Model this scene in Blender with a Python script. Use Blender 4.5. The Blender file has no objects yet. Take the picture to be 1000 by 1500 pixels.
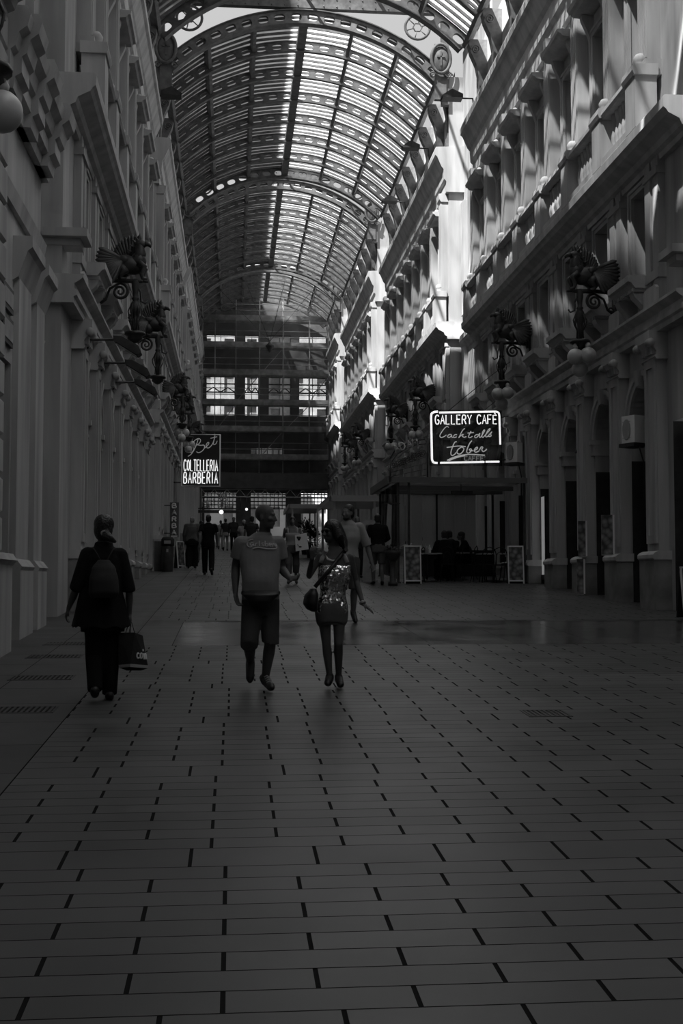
import bpy, bmesh, math, random
from math import sin, cos, pi, radians as RAD
from mathutils import Vector, Matrix
from mathutils.bvhtree import BVHTree
random.seed(7)
SC = bpy.context.scene
COL = SC.collection
SLOPE, CAMH, STEP, PERIOD = 0.05, 1.57, 1.105, 22.1
CX = 2.55                       # centre line of the gallery
WR, WL = 7.93, -2.83            # wall faces
def gz(y): return SLOPE * y     # height of the sloping pavement

# ------------------------------------------------------------------ materials
def mat(name, col, rough=.8, spec=.3, metal=0., noise=0., nscale=3., bump=0., bscale=20., streak=False, emit=0., alpha=None):
    m = bpy.data.materials.new(name); m.use_nodes = True
    nt = m.node_tree; b = nt.nodes['Principled BSDF']
    c = (col, col, col, 1)
    b.inputs['Base Color'].default_value = c
    b.inputs['Roughness'].default_value = rough
    b.inputs['Specular IOR Level'].default_value = spec
    b.inputs['Metallic'].default_value = metal
    if emit:
        b.inputs['Emission Color'].default_value = (1, 1, 1, 1)
        b.inputs['Emission Strength'].default_value = emit
    if noise or bump:
        tc = nt.nodes.new('ShaderNodeTexCoord')
        mp = nt.nodes.new('ShaderNodeMapping')
        nt.links.new(tc.outputs['Object'], mp.inputs['Vector'])
        if streak: mp.inputs['Scale'].default_value = (1, 1, .12)
    if noise:
        n = nt.nodes.new('ShaderNodeTexNoise'); n.inputs['Scale'].default_value = nscale; n.inputs['Detail'].default_value = 5
        r = nt.nodes.new('ShaderNodeMapRange')
        r.inputs['From Min'].default_value = .3; r.inputs['From Max'].default_value = .7
        r.inputs['To Min'].default_value = col * (1 - noise); r.inputs['To Max'].default_value = min(1, col * (1 + noise))
        nt.links.new(mp.outputs[0], n.inputs['Vector']); nt.links.new(n.outputs['Fac'], r.inputs['Value'])
        nt.links.new(r.outputs[0], b.inputs['Base Color'])
    if bump:
        n2 = nt.nodes.new('ShaderNodeTexNoise'); n2.inputs['Scale'].default_value = bscale; n2.inputs['Detail'].default_value = 3
        bp = nt.nodes.new('ShaderNodeBump'); bp.inputs['Strength'].default_value = bump; bp.inputs['Distance'].default_value = .02
        nt.links.new(tc.outputs['Object'], n2.inputs['Vector']); nt.links.new(n2.outputs['Fac'], bp.inputs['Height'])
        nt.links.new(bp.outputs[0], b.inputs['Normal'])
    return m

M = {}
M['stone'] = mat('weathered_stone', .37, .85, .2, noise=.28, nscale=2.2, streak=True)
M['stone_low'] = mat('plinth_stone', .20, .75, .3, noise=.35, nscale=2.5)
M['trim'] = mat('carved_stone', .41, .8, .2, noise=.22, nscale=3, streak=True)
M['iron'] = mat('cast_iron', .035, .5, .4, noise=.4, nscale=6)
M['roofiron'] = mat('painted_roof_iron', .16, .6, .3, noise=.3, nscale=5)
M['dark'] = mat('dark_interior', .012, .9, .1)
M['shutter'] = mat('grey_shutter', .16, .7, .3, noise=.2, nscale=4)
M['black'] = mat('matt_black', .015, .7, .2)
M['globe'] = mat('opal_globe', .45, .35, .4)
M['white'] = mat('white_paint', .7, .6, .3)
M['grey'] = mat('grey_paint', .3, .6, .3, noise=.15, nscale=5)
M['steel'] = mat('brushed_steel', .35, .35, .5, metal=.8)
M['neon'] = mat('neon_lit', .8, .4, .3, emit=0.0)

def slab_mat(name, col, rough, jitter):
    m = bpy.data.materials.new(name); m.use_nodes = True
    nt = m.node_tree; b = nt.nodes['Principled BSDF']
    g = nt.nodes.new('ShaderNodeNewGeometry')
    tc = nt.nodes.new('ShaderNodeTexCoord')
    n = nt.nodes.new('ShaderNodeTexNoise'); n.inputs['Scale'].default_value = 1.3; n.inputs['Detail'].default_value = 6
    nt.links.new(tc.outputs['Object'], n.inputs['Vector'])
    a = nt.nodes.new('ShaderNodeMath'); a.operation = 'MULTIPLY_ADD'
    a.inputs[1].default_value = jitter; a.inputs[2].default_value = col - jitter * .5
    nt.links.new(g.outputs['Random Per Island'], a.inputs[0])
    a2 = nt.nodes.new('ShaderNodeMath'); a2.operation = 'MULTIPLY_ADD'
    a2.inputs[1].default_value = col * .7; nt.links.new(n.outputs['Fac'], a2.inputs[0])
    s = nt.nodes.new('ShaderNodeMath'); s.operation = 'SUBTRACT'; s.inputs[1].default_value = col * .35
    nt.links.new(a.outputs[0], a2.inputs[2]); nt.links.new(a2.outputs[0], s.inputs[0])
    nt.links.new(s.outputs[0], b.inputs['Base Color'])
    r = nt.nodes.new('ShaderNodeMath'); r.operation = 'MULTIPLY_ADD'; r.inputs[1].default_value = .3; r.inputs[2].default_value = rough - .15
    nt.links.new(n.outputs['Fac'], r.inputs[0]); nt.links.new(r.outputs[0], b.inputs['Roughness'])
    b.inputs['Specular IOR Level'].default_value = .4
    return m
M['slab'] = slab_mat('paving_slab', .056, .42, .018)
M['joint'] = mat('paving_joint', .012, .95, .05)
M['wet'] = slab_mat('polished_wet_slab', .075, .2, .02)
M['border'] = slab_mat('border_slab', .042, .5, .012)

def glass_mat(name, t0, tl, col):
    """dusty sheet: clear part thins with the path through the dust, the rest scatters"""
    m = bpy.data.materials.new(name); m.use_nodes = True
    nt = m.node_tree; nt.nodes.clear(); L = nt.links.new
    N = nt.nodes.new
    o = N('ShaderNodeOutputMaterial'); t = N('ShaderNodeBsdfTransparent'); d = N('ShaderNodeBsdfTranslucent'); d.inputs[0].default_value = (col, col, col, 1)
    g = N('ShaderNodeNewGeometry'); dp = N('ShaderNodeVectorMath'); dp.operation = 'DOT_PRODUCT'
    L(g.outputs['Normal'], dp.inputs[0]); L(g.outputs['Incoming'], dp.inputs[1])
    ab = N('ShaderNodeMath'); ab.operation = 'ABSOLUTE'; L(dp.outputs['Value'], ab.inputs[0])
    mx = N('ShaderNodeMath'); mx.operation = 'MAXIMUM'; mx.inputs[1].default_value = .12; L(ab.outputs[0], mx.inputs[0])
    iv = N('ShaderNodeMath'); iv.operation = 'DIVIDE'; iv.inputs[0].default_value = 1; L(mx.outputs[0], iv.inputs[1])
    tc = N('ShaderNodeTexCoord'); n = N('ShaderNodeTexNoise'); n.inputs['Scale'].default_value = 1.2; n.inputs['Detail'].default_value = 4
    L(tc.outputs['Object'], n.inputs['Vector'])
    bs = N('ShaderNodeMapRange'); bs.inputs['From Min'].default_value = .3; bs.inputs['From Max'].default_value = .7
    bs.inputs['To Min'].default_value = t0 * .75; bs.inputs['To Max'].default_value = min(.95, t0 * 1.25); L(n.outputs['Fac'], bs.inputs['Value'])
    pw = N('ShaderNodeMath'); pw.operation = 'POWER'; L(bs.outputs[0], pw.inputs[0]); L(iv.outputs[0], pw.inputs[1])
    L(pw.outputs[0], t.inputs[0])
    x = N('ShaderNodeMixShader'); x.inputs[0].default_value = tl
    L(t.outputs[0], x.inputs[1]); L(d.outputs[0], x.inputs[2]); L(x.outputs[0], o.inputs['Surface'])
    return m
M['roofglass'] = glass_mat('dusty_roof_glass', .61, .45, .97)
M['net'] = glass_mat('scaffold_netting', .72, .25, .4)
M['lantern'] = glass_mat('sun_dimming_glass', .7, .12, .5)
M['haze'] = glass_mat('hazy_glazing', .82, .15, .4)

def pane_mat(name, col=.02, rough=.08):
    return mat(name, col, rough, .5)
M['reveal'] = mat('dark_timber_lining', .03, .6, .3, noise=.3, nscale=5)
M['pane'] = pane_mat('dark_window_glass', .02, .1)

# ------------------------------------------------------------------ mesh builder
class MB:
    def __init__(s): s.v = []; s.f = []; s.mi = []; s.sm = []
    def add(s, vs, fs, mi=0, smooth=False):
        o = len(s.v); s.v += [tuple(v) for v in vs]
        for f in fs: s.f.append([i + o for i in f]); s.mi.append(mi); s.sm.append(smooth)
        return s
    def quad(s, a, b, c, d, mi=0): return s.add([a, b, c, d], [(0, 1, 2, 3)], mi)
    def box(s, x0, x1, y0, y1, z0, z1, mi=0, M4=None):
        vs = [Vector((x, y, z)) for z in (z0, z1) for y in (y0, y1) for x in (x0, x1)]
        if M4 is not None: vs = [M4 @ v for v in vs]
        return s.add(vs, [(0, 2, 3, 1), (4, 5, 7, 6), (0, 1, 5, 4), (2, 6, 7, 3), (0, 4, 6, 2), (1, 3, 7, 5)], mi)
    def prism(s, prof, fn, a, b, mi=0, caps=True):
        """prof: list of 2d points; fn(p, t) -> 3d point for t in (a, b)."""
        n = len(prof)
        vs = [fn(p, a) for p in prof] + [fn(p, b) for p in prof]
        fs = [(i, (i + 1) % n, n + (i + 1) % n, n + i) for i in range(n)]
        if caps: fs += [tuple(range(n - 1, -1, -1)), tuple(range(n, 2 * n))]
        return s.add(vs, fs, mi)
    def ey(s, prof, y0, y1, mi=0):      # extrude a (u, z) profile along y
        return s.prism(prof, lambda p, t: (p[0], t, p[1]), y0, y1, mi)
    def ring_path(s, pts, rad, n=8, mi=0, closed=False, flat=1.0, caps=True):
        pts = [Vector(p) for p in pts]; N = len(pts)
        if N < 2: return s
        rr = rad if hasattr(rad, '__len__') else [rad] * N
        T = []
        for i in range(N):
            a = pts[(i - 1) % N] if closed or i > 0 else pts[i]
            b = pts[(i + 1) % N] if closed or i < N - 1 else pts[i]
            t = (b - a); T.append(t.normalized() if t.length > 1e-9 else Vector((0, 0, 1)))
        up = Vector((0, 0, 1)) if abs(T[0].z) < .9 else Vector((0, 1, 0))
        nrm = (up - T[0] * up.dot(T[0])).normalized()
        vs = []
        for i in range(N):
            nrm = (nrm - T[i] * nrm.dot(T[i]))
            nrm = nrm.normalized() if nrm.length > 1e-6 else T[i].orthogonal().normalized()
            bi = T[i].cross(nrm)
            for k in range(n):
                a = 2 * pi * k / n
                vs.append(pts[i] + (nrm * cos(a) + bi * sin(a) * flat) * rr[i])
        fs = []
        for i in range(N if closed else N - 1):
            j = (i + 1) % N
            for k in range(n):
                fs.append((i * n + k, i * n + (k + 1) % n, j * n + (k + 1) % n, j * n + k))
        s.add(vs, fs, mi, True)
        if caps and not closed:
            o = len(s.v) - len(vs)
            s.f.append([o + k for k in range(n - 1, -1, -1)]); s.mi.append(mi); s.sm.append(False)
            s.f.append([o + (N - 1) * n + k for k in range(n)]); s.mi.append(mi); s.sm.append(False)
        return s
    tube = ring_path
    def lathe(s, prof, c=(0, 0, 0), n=16, mi=0, axis='z', M4=None, smooth=True):
        vs = []
        for r, h in prof:
            for k in range(n):
                a = 2 * pi * k / n; p = Vector((r * cos(a), r * sin(a), h))
                if axis == 'x': p = Vector((p.z, p.x, p.y))
                if axis == 'y': p = Vector((p.x, p.z, p.y))
                p += Vector(c)
                vs.append(M4 @ p if M4 is not None else p)
        N = len(prof)
        fs = [(i * n + k, i * n + (k + 1) % n, (i + 1) * n + (k + 1) % n, (i + 1) * n + k) for i in range(N - 1) for k in range(n)]
        s.add(vs, fs, mi, smooth)
        o = len(s.v) - len(vs)
        if prof[0][0] > 1e-4: s.f.append([o + k for k in range(n - 1, -1, -1)]); s.mi.append(mi); s.sm.append(False)
        if prof[-1][0] > 1e-4: s.f.append([o + (N - 1) * n + k for k in range(n)]); s.mi.append(mi); s.sm.append(False)
        return s
    def ball(s, c, r, n=14, mi=0, sc=(1, 1, 1), M4=None):
        rings = n // 2 + 1
        vs = []; fs = []
        for i in range(rings + 1):
            th = pi * i / rings
            for k in range(n):
                a = 2 * pi * k / n
                p = Vector((sin(th) * cos(a) * r * sc[0], sin(th) * sin(a) * r * sc[1], cos(th) * r * sc[2]))
                if M4 is not None: p = M4 @ p
                vs.append(p + Vector(c))
        for i in range(rings):
            for k in range(n):
                fs.append((i * n + k, (i + 1) * n + k, (i + 1) * n + (k + 1) % n, i * n + (k + 1) % n))
        return s.add(vs, fs, mi, True)
    def mesh(s, name, mats):
        me = bpy.data.meshes.new(name)
        me.from_pydata(s.v, [], s.f)
        for m in (mats if isinstance(mats, (list, tuple)) else [mats]): me.materials.append(m)
        me.polygons.foreach_set('material_index', s.mi); me.polygons.foreach_set('use_smooth', s.sm)
        bm = bmesh.new(); bm.from_mesh(me)
        bmesh.ops.remove_doubles(bm, verts=bm.verts, dist=1e-5)
        bmesh.ops.recalc_face_normals(bm, faces=bm.faces); bm.to_mesh(me); bm.free()
        me.update(); return me
    def rawmesh(s, name, mats):
        me = bpy.data.meshes.new(name); me.from_pydata(s.v, [], s.f)
        for m in (mats if isinstance(mats, (list, tuple)) else [mats]): me.materials.append(m)
        me.polygons.foreach_set('material_index', s.mi); me.polygons.foreach_set('use_smooth', s.sm)
        me.update(); return me
    def build(s, name, mats, parent=None, loc=(0, 0, 0), rotz=0, raw=False):
        return link(name, (s.rawmesh if raw else s.mesh)(name, mats), parent, loc, rotz)

def link(name, me, parent=None, loc=(0, 0, 0), rotz=0):
    o = bpy.data.objects.new(name, me); COL.objects.link(o)
    o.location = loc; o.rotation_euler = (0, 0, rotz)
    if parent is not None: o.parent = parent
    return o
def struct(o): o['kind'] = 'structure'; return o
def tag(o, label, cat, group=None):
    o['label'] = label; o['category'] = cat
    if group: o['group'] = group
    return o
def thing(name, label, cat, loc=(0, 0, 0), rotz=0, group=None):
    o = bpy.data.objects.new(name, None); COL.objects.link(o)
    o.empty_display_size = .1; o.location = loc; o.rotation_euler = (0, 0, rotz)
    return tag(o, label, cat, group)
def kids(o): return [c for c in bpy.data.objects if c.parent is o]
def dup(root, loc, rotz=None, label=None, scale=None):
    r = root.copy(); COL.objects.link(r); r.location = loc
    if rotz is not None: r.rotation_euler = (0, 0, rotz)
    if scale: r.scale = scale
    if label: r['label'] = label
    for ch in kids(root):
        c = ch.copy(); COL.objects.link(c); c.parent = r
        for g in kids(ch):
            d = g.copy(); COL.objects.link(d); d.parent = c
    return r
COUNT = {}
def num(k):
    COUNT[k] = COUNT.get(k, 0) + 1
    return '%s_%d' % (k, COUNT[k])
def arc(cx, cy, r, a0, a1, n):
    return [(cx + r * cos(RAD(a0 + (a1 - a0) * i / n)), cy + r * sin(RAD(a0 + (a1 - a0) * i / n))) for i in range(n + 1)]

# ------------------------------------------------------------------ camera
cam = bpy.data.cameras.new('camera'); camo = bpy.data.objects.new('camera', cam); COL.objects.link(camo)
cam.sensor_fit = 'HORIZONTAL'; cam.sensor_width = 36; cam.lens = 1757 / 1000 * 36
cam.clip_end = 500; cam.clip_start = .1
PITCH, YAW = math.atan(102 / 1757), math.atan(160 / 1757 * cos(math.atan(102 / 1757)))
camo.location = (0, 0, CAMH); camo.rotation_euler = (pi / 2 + PITCH, 0, -YAW)
SC.camera = camo
# ------------------------------------------------------------------ pavement
M['grey_stone'] = mat('dusty_cartouche', .14, .8, .2, noise=.3, nscale=5)
HOUSE_Z = 38.7
def build_floor():
    mb = MB(); EPS = .004
    def P(x, y, dz=0): return (x, y, gz(y) + dz)
    X0, X1 = -3.6, 8.7
    # bed of dark joints under the slabs
    mb.quad(P(X0, -12, -EPS), P(X1, -12, -EPS), P(X1, 60, -EPS), P(X0, 60, -EPS), 1)
    mb.quad(P(-14, 60, -EPS), P(22, 60, -EPS), P(22, 190, -EPS), P(-14, 190, -EPS), 0)
    rnd = random.Random(3)
    # narrow rows in running bond, a deep row every ten
    y = 3.93 - .182 * 9 - .31 - .182 * 9 - .31; i = 0; ph = 0
    y0s = []
    while y < 60:
        if i % 10 == 9: h, L = .308, .585
        else: h, L = .182, .64
        y0s.append((y, h, L)); y += h; i += 1
    xj0 = -.0935                       # one joint of the row that ends at 3.93
    for i, (y, h, L) in enumerate(y0s):
        if 15.25 < y < 18.75: continue
        off = xj0 + (L * .5 if i % 2 else 0) + (.13 if i % 10 == 9 else 0) + .035 * ((i // 10) % 3)
        k = math.floor((-1.31 - off) / L)
        x = off + k * L
        while x < X1:
            a = max(x + .009, -1.3065); b = min(x + L - .009, X1)
            if b - a > .05:
                mb.quad(P(a, y + .0035), P(b, y + .0035), P(b, y + h - .0035), P(a, y + h - .0035), 0)
            x += L
    # polished crossing between the blocks
    y = 15.3
    while y < 18.7:
        h = .42; x = -.75
        while x < X1:
            b = min(x + 1.1, X1)
            mb.quad(P(x + .003, y + .003), P(b - .003, y + .003), P(b - .003, y + h - .003), P(x + .003, y + h - .003), 2); x += 1.1
        mb.quad(P(-1.3065, y + .003), P(-.755, y + .003), P(-.755, y + h - .003), P(-1.3065, y + h - .003), 0)
        y += h
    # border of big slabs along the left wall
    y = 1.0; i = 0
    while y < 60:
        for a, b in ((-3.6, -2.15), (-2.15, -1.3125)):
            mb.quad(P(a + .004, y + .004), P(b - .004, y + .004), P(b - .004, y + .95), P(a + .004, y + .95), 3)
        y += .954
    return struct(mb.build('floor', [M['slab'], M['joint'], M['wet'], M['border']], raw=True))
build_floor()

# ------------------------------------------------------------------ facades
HW, NM, PAV = 1.19, 7, 1.2
BL = 2 * HW * NM + .34                 # block length 17.0
def Y0(k): return 21.1 + PERIOD * (k - 1)
def ZB(k): return CAMH + STEP * (k - 1)
R_A, Z_SP = .78, 3.1
WIN = [(.42, 5.85, 7.6), (.46, 9.75, 12.05)]     # half width, bottom, top
def wall_rect(mb, ya, yb, za, zb, u=0.): mb.quad((u, ya, za), (u, yb, za), (u, yb, zb), (u, ya, zb))
def wall_module(mb, yc, base):
    a, b = yc - HW, yc + HW
    for s in (-1, 1):
        y1, y2 = sorted((yc + s * R_A, yc + s * HW))
        wall_rect(mb, y1, y2, base, Z_SP); wall_rect(mb, y1, y2, Z_SP, 4.1)
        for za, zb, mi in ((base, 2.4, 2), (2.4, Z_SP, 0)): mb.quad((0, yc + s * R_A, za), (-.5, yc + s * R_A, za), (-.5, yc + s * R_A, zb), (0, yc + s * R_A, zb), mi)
    A = arc(yc, Z_SP, R_A, 0, 180, 20)
    for p, q in zip(A[:-1], A[1:]):
        mb.quad((0, p[0], p[1]), (0, q[0], q[1]), (0, q[0], 4.1), (0, p[0], 4.1))
        mb.quad((0, p[0], p[1]), (0, q[0], q[1]), (-.5, q[0], q[1]), (-.5, p[0], p[1]))
    zc = 4.1
    for hw, z0, z1 in WIN:
        wall_rect(mb, a, b, zc, z0)
        wall_rect(mb, a, yc - hw, z0, z1); wall_rect(mb, yc + hw, b, z0, z1)
        for s in (-1, 1):
            mb.quad((0, yc + s * hw, z0), (-.4, yc + s * hw, z0), (-.4, yc + s * hw, z1), (0, yc + s * hw, z1))
        for z in (z0, z1):
            mb.quad((0, yc - hw, z), (0, yc + hw, z), (-.4, yc + hw, z), (-.4, yc - hw, z))
        zc = z1
    wall_rect(mb, a, b, zc, 15.0)

def module_meshes():
    D = {}
    # ground floor pilaster on its pedestal (drawn about y = 0, u towards the street)
    mb = MB()
    mb.box(-.02, .20, -.30, .30, .54, 4.2)
    for s in (-1, 1): mb.box(.20, .235, s * .21 - .05, s * .21 + .05, .75, 4.05)
    mb.box(.20, .235, -.26, .26, 3.95, 4.1); mb.box(.20, .235, -.26, .26, .7, .85)
    D['shaft'] = mb.mesh('shaft', M['stone'])
    mb = MB(); mb.box(-.02, .33, -.40, .40, -.75, .40)
    D['plinth'] = mb.mesh('plinth', M['stone_low'])
    mb = MB(); mb.ey([(-.02, .40), (.335, .40), (.36, .43), (.36, .49), (.32, .53), (.25, .56), (-.02, .56)], -.42, .42)
    D['plinth_moulding'] = mb.mesh('plinth_moulding', M['trim'])
    mb = MB()
    mb.ey([(-.02, 4.08), (.22, 4.08), (.25, 4.12), (.22, 4.16), (.22, 4.22), (.30, 4.34), (.36, 4.42), (.36, 4.6), (-.02, 4.6)], -.38, .38)
    for s in (-1, 1): mb.lathe([(.0, -.09), (.075, -.08), (.075, .08), (0, .09)], (.33, s * .33, 4.38), 12, axis='y')
    for i in range(5): mb.box(.22, .29, -.26 + i * .13 - .035, -.26 + i * .13 + .035, 4.18, 4.36)
    D['capital'] = mb.mesh('capital', M['trim'])
    # archivolt + imposts
    mb = MB()
    for r0, r1, u in ((R_A - .0, R_A + .10, .05), (R_A + .10, R_A + .2, .09)):
        A = arc(0, Z_SP, r0, 0, 180, 20); B = arc(0, Z_SP, r1, 0, 180, 20)
        for i in range(20):
            mb.add([(uu, p[0], p[1]) for uu in (-.02, u) for p in (A[i], A[i + 1], B[i + 1], B[i])],
                   [(4, 5, 6, 7), (0, 1, 5, 4), (3, 7, 6, 2)])
    for s in (-1, 1):
        y1, y2 = sorted((s * (R_A - .03), s * (R_A + .16)))
        mb.box(-.5, .07, y1 + (.0), y2, Z_SP - .34, Z_SP - .28); mb.box(-.5, .12, y1, y2, Z_SP - .1, Z_SP); mb.box(-.5, .05, y1 + .02, y2 - .02, Z_SP - .28, Z_SP - .1)
    mb.ey([(-.02, 3.74), (.14, 3.78), (.18, 4.08), (-.02, 4.12)], -.10, .10)
    D['archivolt'] = mb.mesh('archivolt', M['trim'])
    # door filling: dark opening with a frame, transom and lunette glass
    mb = MB()
    for s in (-1, 1): mb.box(-.45, -.36, s * R_A - .06, s * R_A + .06, -.75, Z_SP)
    mb.box(-.47, -.34, -R_A, R_A, 2.28, 2.42)
    A = arc(0, Z_SP, R_A - .07, 0, 180, 16); B = arc(0, Z_SP, R_A + .02, 0, 180, 16)
    for i in range(16):
        mb.add([(uu, p[0], p[1]) for uu in (-.45, -.36) for p in (A[i], A[i + 1], B[i + 1], B[i])], [(4, 5, 6, 7), (0, 1, 5, 4)])
    mb.box(-.44, -.38, -.02, .02, 2.42, Z_SP + R_A - .05)
    D['door_frame'] = mb.mesh('door_frame', M['shutter'])
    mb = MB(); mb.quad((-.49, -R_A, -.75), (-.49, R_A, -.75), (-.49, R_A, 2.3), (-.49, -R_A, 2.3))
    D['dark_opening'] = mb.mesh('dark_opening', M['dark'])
    mb = MB(); mb.box(-.47, -.42, -R_A, R_A, -.75, 2.3)
    for z in [i * .11 - .7 for i in range(28)]: mb.box(-.42, -.405, -R_A + .06, R_A - .06, z, z + .09)
    D['roller'] = mb.mesh('roller_shutter', M['shutter'])
    mb = MB(); mb.add([(-.46, -R_A, 2.3), (-.46, R_A, 2.3)] + [(-.46, p[0], p[1]) for p in arc(0, Z_SP, R_A, 0, 180, 20)], [tuple(range(23))])
    D['lunette'] = mb.mesh('lunette_pane', M['pane'])
    # mezzanine and main windows
    for nm, (hw, z0, z1) in zip(('mezz', 'main'), WIN):
        mb = MB()
        mb.box(-.40, -.30, -hw, -hw + .06, z0, z1); mb.box(-.40, -.30, hw - .06, hw, z0, z1)
        mb.box(-.40, -.30, -hw, hw, z1 - .07, z1); mb.box(-.40, -.30, -hw, hw, z0, z0 + .07); mb.box(-.39, -.32, -.03, .03, z0, z1)
        for q in (.36, .68): mb.box(-.385, -.33, -hw, hw, z0 + (z1 - z0) * q, z0 + (z1 - z0) * q + .035)
        D[nm + '_sash'] = mb.mesh('sash', M['shutter'])
        mb = MB(); mb.quad((-.37, -hw, z0), (-.37, hw, z0), (-.37, hw, z1), (-.37, -hw, z1))
        D[nm + '_pane'] = mb.mesh('pane', M['pane'])
        mb = MB(); t = .13
        for s in (-1, 1):
            y1, y2 = sorted((s * hw, s * (hw + t))); mb.box(-.02, .06, y1, y2, z0, z1 + t)
            y1, y2 = sorted((s * (hw + .09), s * (hw + t + .02))); mb.box(-.02, .09, y1, y2, z0, z1 + t + .02)
        mb.box(-.02, .06, -hw, hw, z1, z1 + t); mb.box(-.02, .09, -hw - t, hw + t, z1 + .09, z1 + t + .03)
        D[nm + '_surround'] = mb.mesh('surround', M['trim'])
    mb = MB()
    mb.ey([(-.02, 5.56), (.36, 5.56), (.44, 5.66), (.50, 5.68), (.50, 5.80), (-.02, 5.82)], -.62, .62)
    for i in range(9): mb.box(.1, .4, -.56 + i * .135, -.50 + i * .135, 5.5, 5.57)
    D['sill'] = mb.mesh('sill', M['trim'])
    mb = MB()
    for s in (-1, 1):
        mb.ey([(-.02, 5.02), (.06, 5.02), (.10, 5.1), (.16, 5.22), (.34, 5.4), (.38, 5.5), (-.02, 5.5)], s * .42 - .12, s * .42 + .12)
    D['console'] = mb.mesh('console', M['trim'])
    # pediment hood of the main window
    mb = MB()
    mb.ey([(-.02, 12.56), (.40, 12.60), (.44, 12.66), (.5, 12.68), (.52, 12.76), (-.02, 12.79)], -.76, .76)
    for s in (-1, 1): mb.ey([(-.02, 12.02), (.08, 12.02), (.14, 12.2), (.26, 12.46), (.28, 12.57), (-.02, 12.57)], s * .60 - .07, s * .60 + .07)
    mb.box(-.02, .05, -.62, .62, 12.76, 13.1)
    D['hood'] = mb.mesh('hood', M['trim'])
    mb = MB()
    for s in (-1, 0, 1): mb.ball((.3, s * .42, 12.86), .085, 10); mb.lathe([(.05, 12.76), (.07, 12.79), (.03, 12.82)], (.3, s * .42, 0), 10)
    D['finials'] = mb.mesh('finials', M['trim'])
    # balcony balustrade
    mb = MB()
    mb.box(.12, .48, -HW, HW, 8.44, 8.60); mb.ey([(.14, 9.40), (.48, 9.40), (.52, 9.46), (.50, 9.56), (.12, 9.56)], -HW, HW)
    D['balcony_rail'] = mb.mesh('balcony_rail', M['trim'])
    mb = MB()
    for i in range(7):
        y = -.63 + i * .21
        mb.lathe([(.07, 8.58), (.07, 8.64), (.035, 8.68), (.085, 8.86), (.075, 8.96), (.035, 9.14), (.04, 9.2), (.07, 9.34), (.07, 9.42)], (.3, y, 0), 10)
    D['balusters'] = mb.mesh('balusters', M['trim'])
    mb = MB()
    mb.box(.1, .52, -.28, .28, 8.44, 9.45); mb.ey([(.08, 9.42), (.55, 9.42), (.58, 9.5), (.56, 9.62), (.08, 9.64)], -.33, .33)
    mb.lathe([(.13, 9.62), (.14, 9.66), (.08, 9.7), (.12, 9.78), (.13, 9.85), (.08, 9.93), (0, 9.95)], (.32, 0, 0), 12)
    D['balcony_post'] = mb.mesh('balcony_post', M['trim'])
    # upper pilaster strips
    mb = MB()
    mb.box(-.02, .26, -.24, .24, 9.6, 13.15)
    for i in range(4): mb.box(.26, .285, -.2 + i * .12, -.14 + i * .12, 9.8, 12.95)
    mb.ey([(-.02, 13.0), (.28, 13.0), (.34, 13.1), (.36, 13.3), (-.02, 13.34)], -.28, .28)
    mb.box(-.02, .32, -.28, .28, 9.45, 9.75)
    D['upper_shaft'] = mb.mesh('upper_shaft', M['stone'])
    mb = MB()
    for s in (-1, 1): mb.box(-.02, .14, s * .22 - .14, s * .22 + .14, 5.05, 7.9)
    mb.box(-.02, .1, -.08, .08, 5.05, 7.9); mb.box(-.02, .18, -.38, .38, 7.55, 7.68); mb.box(-.02, .17, -.38, .38, 5.6, 5.78)
    D['middle_shaft'] = mb.mesh('middle_shaft', M['stone'])
    # plaque with notched corners between the sills
    mb = MB()
    pr = [(-.34, 5.12), (-.26, 5.06), (.26, 5.06), (.34, 5.12), (.34, 5.42), (.26, 5.48), (-.26, 5.48), (-.34, 5.42)]
    mb.prism(pr, lambda p, t: (t, p[0], p[1]), .0, .2); D['plaque'] = mb.mesh('plaque', M['trim'])
    # attic console of the roof
    mb = MB()
    mb.ey([(-.3, 15.0), (.0, 15.0), (.06, 15.3), (.0, 15.6), (.02, 16.3), (.12, 16.8), (.3, 17.2), (.36, 17.5), (.3, 17.62), (-.3, 17.62)], -.16, .16)
    for s in (-1, 1):
        sp = [(.14 + .16 * (1 - t / 34) * cos(t * .42), s * .17, 17.28 + .16 * (1 - t / 34) * sin(t * .42)) for t in range(30)]
        mb.tube(sp, .022, 6)
    D['attic_console'] = mb.mesh('attic_console', M['roofiron'])
    return D
D = module_meshes()

ENT = [(-.6, 4.58), (.21, 4.58), (.21, 4.68), (.26, 4.71), (.26, 4.80), (.22, 4.82), (.22, 4.9), (.30, 4.95), (.36, 5.0), (.36, 5.05), (-.6, 5.08)]
STR = [(-.6, 7.80), (.10, 7.80), (.12, 7.9), (.2, 7.94), (.24, 8.04), (.44, 8.14), (.48, 8.2), (.53, 8.24), (.54, 8.40), (.5, 8.45), (-.6, 8.45)]
COR = [(-.6, 13.3), (.12, 13.3), (.12, 13.7), (.2, 13.78), (.22, 14.15), (.30, 14.25), (.46, 14.62), (.53, 14.68), (.54, 14.86), (.5, 14.98), (-.6, 15.04)]
def place(name, me, side, y, k, parent=None):
    if side == 'right': loc, rz = (WR, y, ZB(k)), pi
    else: loc, rz = (WL, y, ZB(k)), 0
    return link(name, me, parent, loc, rz) if parent is None else link(name, me, parent)
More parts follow.
